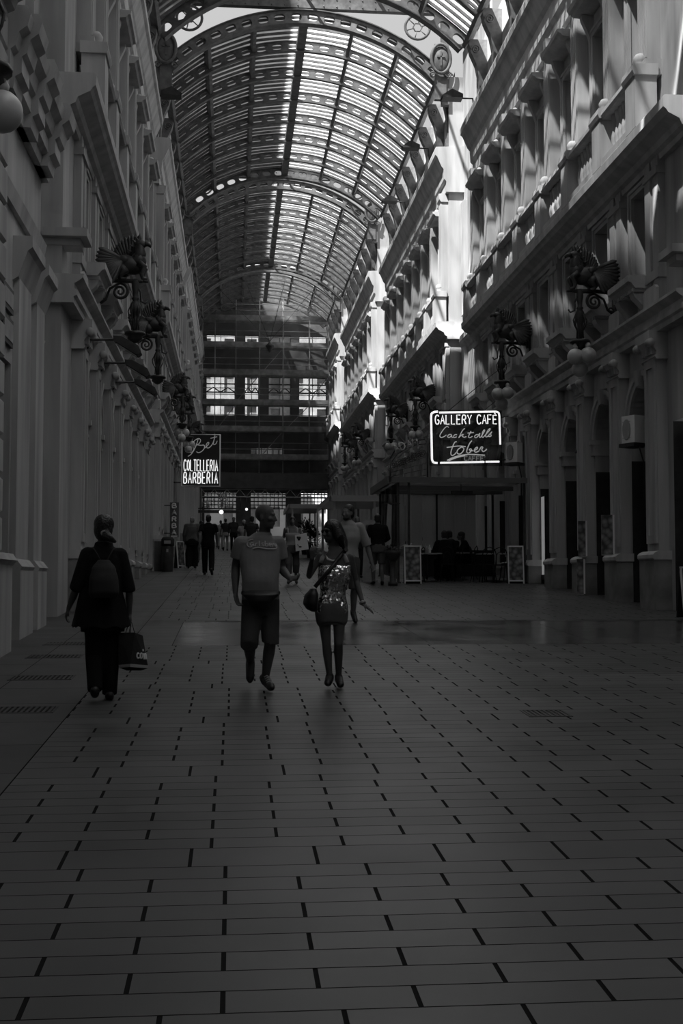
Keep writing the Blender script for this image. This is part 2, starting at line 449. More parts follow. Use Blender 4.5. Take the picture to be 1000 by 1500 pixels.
def facade(side, k, nm=NM, first=0):
    y0 = Y0(k); y1 = y0 + (BL if nm == NM else 2 * HW * nm + .17)
    base = -.8
    mb = MB(); sg = -1 if side == 'right' else 1
    cs = [.17 + HW + i * 2 * HW for i in range(nm)]
    for c in cs: wall_module(mb, c, base)
    for a, b in ((0, .17), (y1 - y0 - .17, y1 - y0)):
        if b - a > .01 and (a == 0 or nm == NM): wall_rect(mb, a, b, base, 15.0)
    for y in (0, y1 - y0): mb.quad((0, y, base), (-.75, y, base), (-.75, y, 17.7), (0, y, 17.7)) if y == 0 or nm == NM else None
    if k == 1:      # plain end pavilion
        n0, n1 = -PAV, 0
        if side == 'left': wall_rect(mb, n0, n1, base, 15.0)
        else:
            wall_rect(mb, n0, n1, 2.9, 15.0); wall_rect(mb, n0, n0 + .25, base, 2.9); wall_rect(mb, -.15, 0, base, 2.9)
            mb.quad((-.4, n0 + .2, base), (-.4, 0, base), (-.4, 0, 2.95), (-.4, n0 + .2, 2.95), 1); mb.quad((0, -.15, base), (-.4, -.15, base), (-.4, -.15, 2.9), (0, -.15, 2.9), 2)
        mb.quad((0, n0, base), (-.75, n0, base), (-.75, n0, 17.7), (0, n0, 17.7)); mb.quad((-.25, n0, 14.9), (-.25, 0, 14.9), (-.25, 0, 17.9), (-.25, n0, 17.9))
        mb.box(-.3, .30, n0 - .02, n0 + .42, 5.56, 5.82); mb.box(-.3, .42, n0 - .15, n0 + .55, 5.68, 5.82)
    # attic wall above the cornice
    mb.quad((-.25, 0, 14.9), (-.25, y1 - y0, 14.9), (-.25, y1 - y0, 17.9), (-.25, 0, 17.9))
    mb.quad((0, 0, 15.0), (0, y1 - y0, 15.0), (-.75, y1 - y0, 15.0), (-.75, 0, 15.0))
    if side == 'right':       # turn half a turn about the origin of the block: local y runs backwards
        vs = mb.v; mb.v = [(v[0], (y1 - y0) - v[1], v[2]) for v in vs]
    org = lambda: ((WR, y1, ZB(k)), pi) if side == 'right' else ((WL, y0, ZB(k)), 0)
    loc, rz = org()
    struct(mb.build('wall_%s' % side, [M['stone'], M['dark'], M['reveal']], None, loc, rz))
    for prof in (ENT, STR, COR):
        m2 = MB(); e0 = PAV if k == 1 else 0
        if side == 'right': m2.ey(prof, -.12, y1 - y0 + .12 + e0)
        else: m2.ey(prof, -.12 - e0, y1 - y0 + .12)
        struct(m2.build(num('trim'), M['trim'], None, loc, rz))
    for i, c in enumerate(cs):
        y = y0 + c
        d = place(num('door'), D['door_frame'], side, y, k); struct(d)
        link('lunette_pane', D['lunette'], d); link('archivolt', D['archivolt'], d)
        shut = random.Random(i * 7 + k * 13 + (side == 'left')).random() < (.35 if side == 'left' else .0)
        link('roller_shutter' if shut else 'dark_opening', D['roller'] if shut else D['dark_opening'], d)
        w = struct(place(num('window'), D['mezz_sash'], side, y, k))
        link('pane', D['mezz_pane'], w); link('surround', D['mezz_surround'], w); link('sill', D['sill'], w); link('console', D['console'], w)
        w = struct(place(num('window'), D['main_sash'], side, y, k))
        link('pane', D['main_pane'], w); link('surround', D['main_surround'], w); link('hood', D['hood'], w); link('finials', D['finials'], w)
        link('balcony_rail', D['balcony_rail'], w); link('balusters', D['balusters'], w)
    for i in range(nm + 1):
        y = y0 + .17 + i * 2 * HW
        if i == 0: y += .25
        if i == nm and nm == NM: y -= .25
        p = struct(place(num('pillar'), D['shaft'], side, y, k))
        for n in ('plinth', 'plinth_moulding', 'capital', 'middle_shaft', 'upper_shaft', 'balcony_post', 'plaque', 'attic_console'): link(n, D[n], p)

def gap_wall(side, k):
    """recessed wall of the crossing after block k"""
    y0, y1 = Y0(k) + BL - (1.3 if k == 0 and side == 'left' else 0), Y0(k + 1) - (PAV if k == 0 else 0)
    L = y1 - y0; u = -.55; mb = MB(); base = -1.0
    yd0, yd1, zd = L * .42, L * .72, 3.4
    wall_rect(mb, 0, yd0, base, zd, u); wall_rect(mb, yd1, L, base, zd, u); wall_rect(mb, 0, L, zd, 19.2, u)
    for y in (yd0, yd1): mb.quad((u, y, base), (u - .4, y, base), (u - .4, y, zd), (u, y, zd))
    mb.quad((u, yd0, zd), (u, yd1, zd), (u - .4, yd1, zd), (u - .4, yd0, zd))
    for y in (.35, L - .35):
        mb.box(u - .02, u + .16, y - .3, y + .3, base, 4.4); mb.box(u - .02, u + .22, y - .34, y + .34, base, .7)
        mb.box(u - .02, u + .14, y - .28, y + .28, 5.2, 8); mb.box(u - .02, u + .14, y - .28, y + .28, 9.2, 13.4)
        mb.ey([(u - .02, 4.2), (u + .2, 4.2), (u + .3, 4.5), (u - .02, 4.5)], y - .36, y + .36)
    mb.ey([(p[0] * .5 + u, p[1]) for p in ENT], 0, L); mb.ey([(max(p[0], 0) * .5 + u - .05, p[1]) for p in STR], 0, L)
    loc, rz = (((WR, y1, ZB(k) + STEP * .5), pi) if side == 'right' else ((WL, y0, ZB(k) + STEP * .5), 0))
    o = struct(mb.build('wall_%s' % side, M['stone'], None, loc, rz))
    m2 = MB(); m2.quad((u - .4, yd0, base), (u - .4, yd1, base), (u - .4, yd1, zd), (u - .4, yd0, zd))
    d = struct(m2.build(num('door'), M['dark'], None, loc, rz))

for side in ('left', 'right'):
    for k in (1, 2, 3): facade(side, k)
    facade(side, 4, 4)
    for k in (0, 1, 2, 3): gap_wall(side, k)

# plain walls of the block around the camera, left rusticated
for side in ('left', 'right'):
    mb = MB(); y0 = -9.; y1 = Y0(0) + BL - (1.3 if side == 'left' else 0); L = y1 - y0
    mb.quad((0, 0, -2), (0, L, -2), (0, L, 19), (0, 0, 19))
    yy = lambda y: y if side == 'left' else L - y
    ends = L if side == 'left' else 0
    mb.quad((0, ends, -2), (-.75, ends, -2), (-.75, ends, 19), (0, ends, 19))
    if side == 'left':
        for i in range(22):
            z = 1.46 + i * .47
            mb.ey([(-.02, z), (.04, z), (.07, z + .03), (.07, z + .40), (.04, z + .43), (-.02, z + .43)], L - .95, L + .02)
        mb.box(-.02, .20, L - 1.2, L + .03, -2, 1.36); mb.ey([(-.02, 1.3), (.2, 1.3), (.25, 1.36), (.2, 1.44), (-.02, 1.46)], L - 1.25, L + .06)
    for prof in (STR, COR): mb.ey(prof, 0, L - (.4 if side == 'left' else 0))
    loc, rz = (((WR, y1, ZB(0)), pi) if side == 'right' else ((WL, y0, ZB(0)), 0))
    struct(mb.build('wall_%s' % side, M['stone'], None, loc, rz))
mb = MB(); mb.quad((-3.6, -9, -2), (8.7, -9, -2), (8.7, -9, 24), (-3.6, -9, 24)); struct(mb.build('wall_light_block', M['stone']))  # unseen wall added behind the camera to cut daylight from the open end
# heavy moulded cornice in the left crossing, beside the end of the near block
mb = MB()
gp = [(-.6, 6.1), (.0, 6.1), (.02, 6.25), (.1, 6.3), (.1, 6.5), (.16, 6.55), (.2, 6.72), (.3, 6.8), (.34, 6.95), (.3, 7.05), (-.6, 7.08)]
mb.ey(gp, 14.6, 18.4)
for y in (15.1, 16.4, 17.9): mb.ey([(p[0] + (.1 if p[0] > -.5 else 0), p[1]) for p in gp], y - .28, y + .28)
uw = -.10        # wall of the crossing under that cornice, with a doorway and a slit window
for ya, yb, za, zb in ((14.7, 15.2, -1, 6.1), (15.2, 16.05, 2.87, 6.1), (16.05, 17.2, -1, 6.1), (17.2, 17.5, 2.88, 6.1), (17.5, 18.3, -1, 6.1)): wall_rect(mb, ya, yb, za, zb, uw)
for y in (15.2, 16.05, 17.2, 17.5): mb.quad((uw, y, -1), (uw - .35, y, -1), (uw - .35, y, 2.9), (uw, y, 2.9))
for y0_, y1_ in ((15.2, 16.05), (17.2, 17.5)):
    mb.quad((uw - .3, y0_, -1), (uw - .3, y1_, -1), (uw - .3, y1_, 2.9), (uw - .3, y0_, 2.9), 1); mb.quad((uw, y0_, 2.87), (uw, y1_, 2.87), (uw - .35, y1_, 2.87), (uw - .35, y0_, 2.87))
mb.quad((uw, 18.3, -1), (-.7, 18.3, -1), (-.7, 18.3, 7), (uw, 18.3, 7))
for y0_, y1_ in ((16.15, 17.1), (17.6, 18.32)):
    mb.box(uw - .02, uw + .08, y0_, y1_, -1, 4.2); mb.box(uw - .02, uw + .16, y0_ - .06, y1_ + .04, -1, .15); mb.ey([(uw, .15), (uw + .16, .15), (uw + .18, .2), (uw + .1, .3), (uw, .3)], y0_ - .06, y1_ + .04)
    mb.ey([(uw, 4.0), (uw + .08, 4.05), (uw + .2, 4.4), (uw + .26, 4.45), (uw + .26, 4.6), (uw, 4.6)], y0_ - .1, y1_ + .08)
mb.ey([(uw, 4.9), (uw + .06, 4.9), (uw + .1, 5.1), (uw, 5.1)], 14.7, 18.3)
struct(mb.build(num('trim'), [M['stone'], M['dark']], None, (WL, 0, CAMH), 0))

# ------------------------------------------------------------------ glazed vaults
HS, RISE, SPR = 5.15, 2.15, 17.8
RV = (HS * HS + RISE * RISE) / (2 * RISE); ZC = SPR + RISE - RV; HA = math.asin(HS / RV)
NF = 6
def vp(a, r, y): return (CX + r * sin(a), y, ZC + r * cos(a))
def fr(a, r):     # faceted radius: straight panels between the ridges
    w = 2 * HA / NF; c = (math.floor((a + HA) / w + 1e-9) + .5) * w - HA
    c = max(min(c, HA - w / 2), -HA + w / 2)
    return r * (.35 + .65 * cos(w / 2) / cos(a - c))
def rib_mesh(r0, r1, th, flange):
    mb = MB(); per = 3; n = NF * per; w = 2 * HA / n
    for y in (-th / 2, th / 2):
        for c in range(n):
            a0 = -HA + c * w; ac = a0 + w / 2; rc = (r0 + r1) / 2
            outer = []; inner = []
            for t in range(16):
                q = 2 * pi * t / 16; cx_, sy_ = cos(q), sin(q)
                m_ = max(abs(cx_), abs(sy_)); ox, oy = cx_ / m_, sy_ / m_
                outer.append(vp(ac + ox * w / 2, rc + oy * (r1 - r0) / 2, y))
                ix = (abs(cx_) ** .6) * (1 if cx_ >= 0 else -1) * .66; iy = (abs(sy_) ** .9) * (1 if sy_ >= 0 else -1) * .50
                inner.append(vp(ac + ix * w / 2, rc + iy * (r1 - r0) / 2, y))
            mb.add(outer + inner, [(t, (t + 1) % 16, 16 + (t + 1) % 16, 16 + t) for t in range(16)])
            if y < 0:
                back = [(p[0], th / 2, p[2]) for p in inner]
                mb.add(inner + back, [(t, (t + 1) % 16, 16 + (t + 1) % 16, 16 + t) for t in range(16)])
    for r, t in ((r0, .035), (r1 - .035, .035)):
        for c in range(n * 2):
            a0 = -HA + c * w / 2; a1 = a0 + w / 2; f = flange / 2
            ps = [vp(a, rr, y) for y in (-f, f) for a, rr in ((a0, r), (a1, r), (a1, r + t), (a0, r + t))]
            mb.add(ps, [(0, 1, 2, 3), (7, 6, 5, 4), (0, 4, 5, 1), (3, 2, 6, 7)])
    return mb.mesh('roof_rib', M['roofiron'])
RIB = rib_mesh(RV - .44, RV, .07, .16); RIBE = rib_mesh(RV - .5, RV + .05, .14, .30)
def vault(k, nb=NM):
    sp = BL / NM; L = sp * nb
    mb = MB(); n = 36
    # purlins along the ridges and thin glazing bars across
    for i in range(NF + 1):
        a = -HA + i * 2 * HA / NF; ridge = i == NF // 2
        hw = .17 if ridge else .07; d = .34 if ridge else .30
        da = hw / RV
        ps = [vp(a + s * da, r, 0) for s in (-1, 1) for r in (RV + .06, RV - d)]
        pr = [(ps[0][0], ps[0][2]), (ps[1][0], ps[1][2]), (ps[3][0], ps[3][2]), (ps[2][0], ps[2][2])]
        mb.prism(pr, lambda p, t: (p[0], t, p[1]), 0, L)
    for b in range(nb):
        for j in range(1, 6):
            y = b * sp + sp * j / 6.
            for i in range(n):
                a0 = -HA + 2 * HA * i / n; a1 = -HA + 2 * HA * (i + 1) / n
                ps = [vp(a, fr((a0 + a1) / 2 + (a - (a0 + a1) / 2) * .999, r), yy) for yy in (y - .028, y + .028) for a, r in ((a0, RV - .05), (a1, RV - .05), (a1, RV + .04), (a0, RV + .04))]
                mb.add(ps, [(0, 1, 2, 3), (7, 6, 5, 4), (0, 4, 5, 1)])
    o = struct(mb.build('ceiling', M['roofiron'], None, (0, Y0(k), ZB(k))))
    g = MB()
    for i in range(n):
        a0 = -HA + 2 * HA * i / n; a1 = -HA + 2 * HA * (i + 1) / n; am = (a0 + a1) / 2
        p = [vp(a, fr(am + (a - am) * .999, RV + .05), 0) for a in (a0, a1)]
        g.quad(p[0], p[1], (p[1][0], L, p[1][2]), (p[0][0], L, p[0][2]))
    g.build('roof_glass', M['roofglass'], o)
    for b in range(nb + 1):
        r = link('roof_rib', RIBE if b in (0, nb) else RIB, o, (0, b * sp, 0))
    return o
for k in (0, 1, 2, 3): vault(k)
vault(4, 4)
# unseen glass added over the nearest crossing to dim the sun below it
g0 = MB(); y0_ = Y0(0) + BL; L_ = Y0(1) - y0_
for i in range(36):
    a0 = -HA + 2 * HA * i / 36; a1 = -HA + 2 * HA * (i + 1) / 36; p0_, p1_ = vp(a0, RV + .05, 0), vp(a1, RV + .05, 0)
    g0.quad(p0_, p1_, (p1_[0], L_, p1_[2]), (p0_[0], L_, p0_[2]))
struct(g0.build('ceiling', M['roofglass'], None, (0, y0_, ZB(0) + STEP)))
# frame of the open lantern over each crossing
def crossing(k):
    y0, y1 = Y0(k) + BL, Y0(k + 1); L = y1 - y0; mb = MB(); dz = STEP
    zt = SPR + RISE + .10 + dz
    for y, z in ((0, zt - dz), (L, zt)):
        mb.box(-2.75, 7.85, y - .12, y + .12, z, z + .42)
        for i in range(22): mb.ball((-2.5 + i * .48, y - .125, z + .08), .03, 6); mb.ball((-2.5 + i * .48, y - .125, z + .34), .03, 6)
    for x in (-2.7, 7.8):
        mb.box(x - .12, x + .12, 0, L, zt, zt + .4)
        for y in (0, L): mb.box(x - .14, x + .14, y - .14, y + .14, SPR - .1, zt + 1.8)
    for x in (-2.7, -.1, 2.55, 5.2, 7.8):
        mb.tube([(x, 0, zt + .4), (x, L / 2, zt + 2.45), (x, L, zt + .4)], .06, 6)
    o = struct(mb.build('beam', M['roofiron'], None, (0, y0, ZB(k))))
    g = MB(); xs = (-2.7, 7.8); zr = zt + 2.4
    for i in range(10):
        xa, xb = -2.7 + 1.05 * i, -2.7 + 1.05 * (i + 1)
        g.quad((xa, -.1, zt + .4), (xb, -.1, zt + .4), (xb, L / 2, zr), (xa, L / 2, zr)); g.quad((xa, L / 2, zr), (xb, L / 2, zr), (xb, L + .1, zt + .4), (xa, L + .1, zt + .4))
    for x in xs: g.add([(x, 0, zt + .4), (x, L, zt + .4), (x, L / 2, zr)], [(0, 1, 2)])
    g.build('sun_dimming_glass', M['lantern'], o)  # panes added over the lantern to dim the direct sun
    # spandrel rings and cartouches on the arch of the next block
    for s in (-1, 1):
        r = MB(); c = (CX + s * 4.22, L - .02, SPR + RISE - .42 + dz)
        r.tube([(c[0] + .46 * cos(t * pi / 12), c[1], c[2] + .46 * sin(t * pi / 12)) for t in range(24)], .05, 8, closed=True)
        r.tube([(c[0] + .17 * cos(t * pi / 3), c[1], c[2] + .17 * sin(t * pi / 3)) for t in range(6)], .028, 6, closed=True)
        for t in range(6):
            q = t * pi / 3 + .3; r.tube([(c[0] + .17 * cos(q), c[1], c[2] + .17 * sin(q)), (c[0] + .45 * cos(q), c[1], c[2] + .45 * sin(q))], .022, 6)
        r.build('spandrel_ring', M['roofiron'], o)
        q = MB(); x = CX + s * 5.05; z = SPR + .85 + dz - .4; y = L - .2
        q.ball((x, y, z), .34, 16, sc=(1, .35, 1.5)); q.tube([(x + .36 * cos(t * pi / 12), y - .1, z + .55 * sin(t * pi / 12)) for t in range(24)], .06, 8, closed=True)
        q.box(x - .025, x + .025, y - .15, y - .08, z - .28, z + .28); q.box(x - .15, x + .15, y - .15, y - .08, z + .04, z + .09)
        for e in (-1, 1): q.tube([(x + e * .3 + .13 * (1 - t / 26) * cos(t * .45), y - .08, z - .62 + .13 * (1 - t / 26) * sin(t * .45)) for t in range(24)], .03, 6)
        q.ey([(y - .12, z - .9), (y + .1, z - .9), (y + .1, z + .5), (y - .05, z + .5)], 0, .01) if False else None
        q.box(x - .22, x + .22, y, y + .2, z - 1.5, z + .6)
        q.build('cartouche', M['grey_stone'], o)
for k in (0, 1, 2, 3): crossing(k)
# tall neighbouring houses beyond the left side of the roof
M['outside'] = mat('outside_render', .22, .9, .1, noise=.2, nscale=.3)
for k in (-1, 0, 1, 2, 3, 4):
    mb = MB(); y0 = Y0(k + 1) - 14; mb.box(-16, -5.2, y0, y0 + PERIOD, 12, HOUSE_Z + STEP * k)
    struct(mb.build('wall_outside', M['outside']))

# ------------------------------------------------------------------ light
w = bpy.data.worlds.new('sky'); SC.world = w; w.use_nodes = True
bg = w.node_tree.nodes['Background']; bg.inputs[0].default_value = (1, 1, 1, 1); bg.inputs[1].default_value = .6
sun = bpy.data.lights.new('sun', 'SUN'); sun.energy = 23; sun.angle = RAD(.6)
so = bpy.data.objects.new('sun', sun); COL.objects.link(so)
so.rotation_euler = Vector((-.43, -.42, 1.0)).to_track_quat('Z', 'Y').to_euler()
so.location = (0, 0, 60)
vs = SC.view_settings; vs.view_transform = 'Standard'; vs.look = 'None'; vs.gamma = 1; vs.use_curve_mapping = False; vs.exposure = 0.0
SC.cycles.max_bounces = 8; SC.cycles.diffuse_bounces = 4; SC.cycles.transparent_max_bounces = 12; SC.cycles.use_denoising = True
# ------------------------------------------------------------------ helper: where a sight line meets the plane at distance Y
_F = Vector((math.sin(YAW) * cos(PITCH), cos(YAW) * cos(PITCH), sin(PITCH)))
_R = Vector((cos(YAW), -sin(YAW), 0)); _U = _R.cross(_F)
def at(px, py, Y):
    d = _F + _R * ((px - 500) / 1757) + _U * ((750 - py) / 1757)
    return Vector((0, 0, CAMH)) + d * (Y / d.y)
def xg(px, Y): return at(px, 800, Y).x
def holed(mb, x0, x1, z0, z1, holes, y, th, mi=0):
    xs = sorted(set([x0, x1] + [h[0] for h in holes] + [h[1] for h in holes]))
    zs = sorted(set([z0, z1] + [h[2] for h in holes] + [h[3] for h in holes]))
    for a, b in zip(xs[:-1], xs[1:]):
        for c, d in zip(zs[:-1], zs[1:]):
            if any(h[0] <= (a + b) / 2 <= h[1] and h[2] <= (c + d) / 2 <= h[3] for h in holes): continue
            for yy in (y, y + th): mb.quad((a, yy, c), (b, yy, c), (b, yy, d), (a, yy, d), mi)
    for a, b, c, d in holes:
        for q in (c, d): mb.quad((a, y, q), (b, y, q), (b, y + th, q), (a, y + th, q), mi)
        for q in (a, b): mb.quad((q, y, c), (q, y + th, c), (q, y + th, d), (q, y, d), mi)

# ------------------------------------------------------------------ head of the gallery: wall, scaffold, street beyond
YE = 98.0
def zE(py, Y=YE): return at(390, py, Y).z
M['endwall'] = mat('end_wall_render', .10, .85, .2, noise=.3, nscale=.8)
M['bright'] = mat('sunlit_facade', .55, .8, .2, noise=.15, nscale=.6)
M['deck'] = mat('scaffold_boards', .5, .8, .2, noise=.3, nscale=3)
M['hoard'] = mat('dark_hoarding', .07, .8, .1, noise=.2, nscale=2)
M['pole'] = mat('galvanised_tube', .5, .5, .4, noise=.2, nscale=4)
cols = [(300, 343), (357, 378), (392, 425), (437, 478)]
rows = [(491, 506), (552, 587), (594, 609)]
holes = [(xg(a, YE), xg(b, YE), zE(d), zE(c)) for a, b in cols for c, d in rows]
pas = [(298, 346), (366, 419), (440, 486)]
holes += [(xg(a, YE), xg(b, YE), gz(YE) - .5, zE(721)) for a, b in pas]
lun = (xg(366, YE), xg(416, YE), zE(672), zE(655)); holes.append(lun)
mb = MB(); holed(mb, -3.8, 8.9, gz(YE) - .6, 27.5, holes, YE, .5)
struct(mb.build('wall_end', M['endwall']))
# glazing bars of the openings
for i, (a, b, c, d) in enumerate(holes):
    m2 = MB(); t = .05
    for e in ((a, a + t, c, d), (b - t, b, c, d), (a, b, d - t, d)): m2.box(e[0], e[1], YE + .2, YE + .3, e[2], e[3])
    if i < 12:
        m2.box((a + b) / 2 - t / 2, (a + b) / 2 + t / 2, YE + .2, YE + .3, c, d)
        if d - c > 1.2:
            for q in (.35, .7): m2.box(a, b, YE + .2, YE + .3, c + (d - c) * q - .05, c + (d - c) * q + .05)
            n = 4
            for j in range(n):
                xa = a + (b - a) * j / n; xb = a + (b - a) * (j + 1) / n; za, zb = c + (d - c) * .35, c + (d - c) * .55
                if j % 2: za, zb = zb, za
                m2.tube([(xa, YE + .25, za), (xb, YE + .25, zb)], .05, 5)
        o = struct(m2.build(num('window'), M['black']))
        p = MB(); p.quad((a, YE + .35, c), (b, YE + .35, c), (b, YE + .35, d), (a, YE + .35, d)); p.build('hazy_pane', M['haze'], o)
    elif i < 15:      # transom lattice over the passage
        zt = zE(745)
        for j in range(1, 9): m2.box(a + (b - a) * j / 9 - .03, a + (b - a) * j / 9 + .03, YE + .2, YE + .3, zt, d)
        for j in range(5): m2.box(a, b, YE + .2, YE + .3, zt + (d - zt) * j / 4.5 - .04, zt + (d - zt) * j / 4.5 + .04)
        struct(m2.build(num('door'), M['black']))
    else:
        for j in range(1, 6): m2.box(a + (b - a) * j / 6 - .03, a + (b - a) * j / 6 + .03, YE + .2, YE + .3, c, d)
        struct(m2.build(num('window'), M['black']))
        p = MB(); p.quad((a, YE + .35, c), (b, YE + .35, c), (b, YE + .35, d), (a, YE + .35, d)); struct(p.build(num('window'), M['net']))
# sunlit facades across the street at the end
def far_house(x0, x1, y, z1, label, win):
    o = thing('street_house', label, 'building', ((x0 + x1) / 2, y, gz(y)))
    hs = []; w = x1 - x0; n = win
    m_ = MB()
    for r in range(6):
        for j in range(n):
            cx_ = -w / 2 + w * (j + .5) / n; hs.append((cx_ - .5, cx_ + .5, 1.0 + r * 3.6, 3.2 + r * 3.6))
    holed(m_, -w / 2, w / 2, -1, z1, hs, 0, .4); m_.build('facade', M['bright'], o)
    for h in hs:
        q = MB(); q.box(h[0], h[1], .3, .35, h[2], h[3]); q.build('window_shutter', M['grey'], o)
    q = MB(); q.box(-w / 2, w / 2, .5, 6, -1, z1 + .3); q.build('house_body', M['bright'], o)
far_house(-9, 3.2, 128, 30, 'pale sunlit house with grey shutters seen through the far passage, left of the pair', 5)
far_house(3.4, 16, 131, 30, 'pale sunlit house with grey shutters seen through the far passage, right of the pair', 5)

YS = 95.0
sc = thing('scaffold', 'tall tube scaffold with netting and boarded decks closing the far end of the gallery', 'scaffold', (CX, YS, gz(YS)))
def zs(py): return at(390, py, YS).z - gz(YS)
pxs = [297, 313, 344, 379, 414, 453, 481, 488]
px_ = [xg(a, YS) - CX for a in pxs]
px_[0] = -5.0; px_[-1] = 5.05
ztop = zs(452); zbot = zs(716)
for x in px_:
    for dy in (0, 1.0):
        m2 = MB(); m2.tube([(x, dy, zbot if x not in (px_[0], px_[-1]) else 0), (x, dy, ztop + (.8 if abs(x) < 3.5 else -.6))], .035, 6); m2.build('scaffold_pole', M['pole'], sc)
for py in (468, 507, 547, 591, 630, 671):
    m2 = MB(); z = zs(py); m2.box(-5.0, 5.05, .0, 1.0, z - .12, z + .02); m2.box(-5.0, 5.05, -.03, .0, z, z + .32); m2.build('deck', M['deck'], sc)
    m2 = MB()
    for dz in (.7, 1.2): m2.tube([(-5.0, 0, z + dz), (5.05, 0, z + dz)], .03, 6)
    m2.build('guard_rail', M['pole'], sc)
m2 = MB()
for i in range(1, 6):
    for j, py in enumerate((507, 547, 591, 630)):
        if (i + j) % 3 == 0: m2.tube([(px_[i], 1.0, zs(py + 40)), (px_[i + 1], 1.0, zs(py))], .028, 6)
m2.build('brace', M['pole'], sc)
m2 = MB(); m2.box(-5.05, 5.1, -.08, .02, zs(716), zs(693)); m2.box(-5.05, 5.1, 0, 1.2, zs(716), zs(714)); 
for x in px_[1:-1]: m2.box(x - .02, x + .02, -.1, -.07, zs(716), zs(693))
m2.build('hoarding', M['hoard'], sc)
m2 = MB()      # trusses under the hoarding
for i in range(20):
    a, b = -5 + i * .5, -5 + (i + 1) * .5; z0, z1 = zs(728), zs(717)
    m2.tube([(a, .1, z0 if i % 2 else z1), (b, .1, z1 if i % 2 else z0)], .025, 5)
for z in (zs(717), zs(728)): m2.tube([(-5, .1, z), (5, .1, z)], .035, 6)
m2.build('truss', M['pole'], sc)
for a, b in ((345, 366), (419, 441)):
    m2 = MB(); m2.box(xg(a, YS) - CX, xg(b, YS) - CX, .3, .9, -.05, zbot); m2.build('support_tower', M['hoard'], sc)
m2 = MB()
for i in range(7):
    a, b = px_[i], px_[i + 1]; z1 = zs(452)
    m2.quad((a, -.1, zs(692)), (b, -.1, zs(692)), (b, -.1, z1), (a, -.1, z1))
m2.build('netting', M['net'], sc)
# lamp hung on four stays under the last vault
p0 = at(395, 507, 88.0)
hl = thing('hanging_lamp', 'small dark lamp hung on four thin stays in front of the scaffold', 'lamp', p0)
m2 = MB(); m2.lathe([(0, -.5), (.12, -.35), (.3, -.05), (.34, .0), (.1, .25), (.04, .4), (0, .42)], n=12); m2.build('lamp_body', M['iron'], hl)
for a, b in ((318, 420), (360, 412), (417, 412), (455, 428)):
    q = at(a, b, 88.3) - p0; m2 = MB(); m2.tube([(0, 0, .35), q], .022, 5); m2.build('stay', M['iron'], hl)

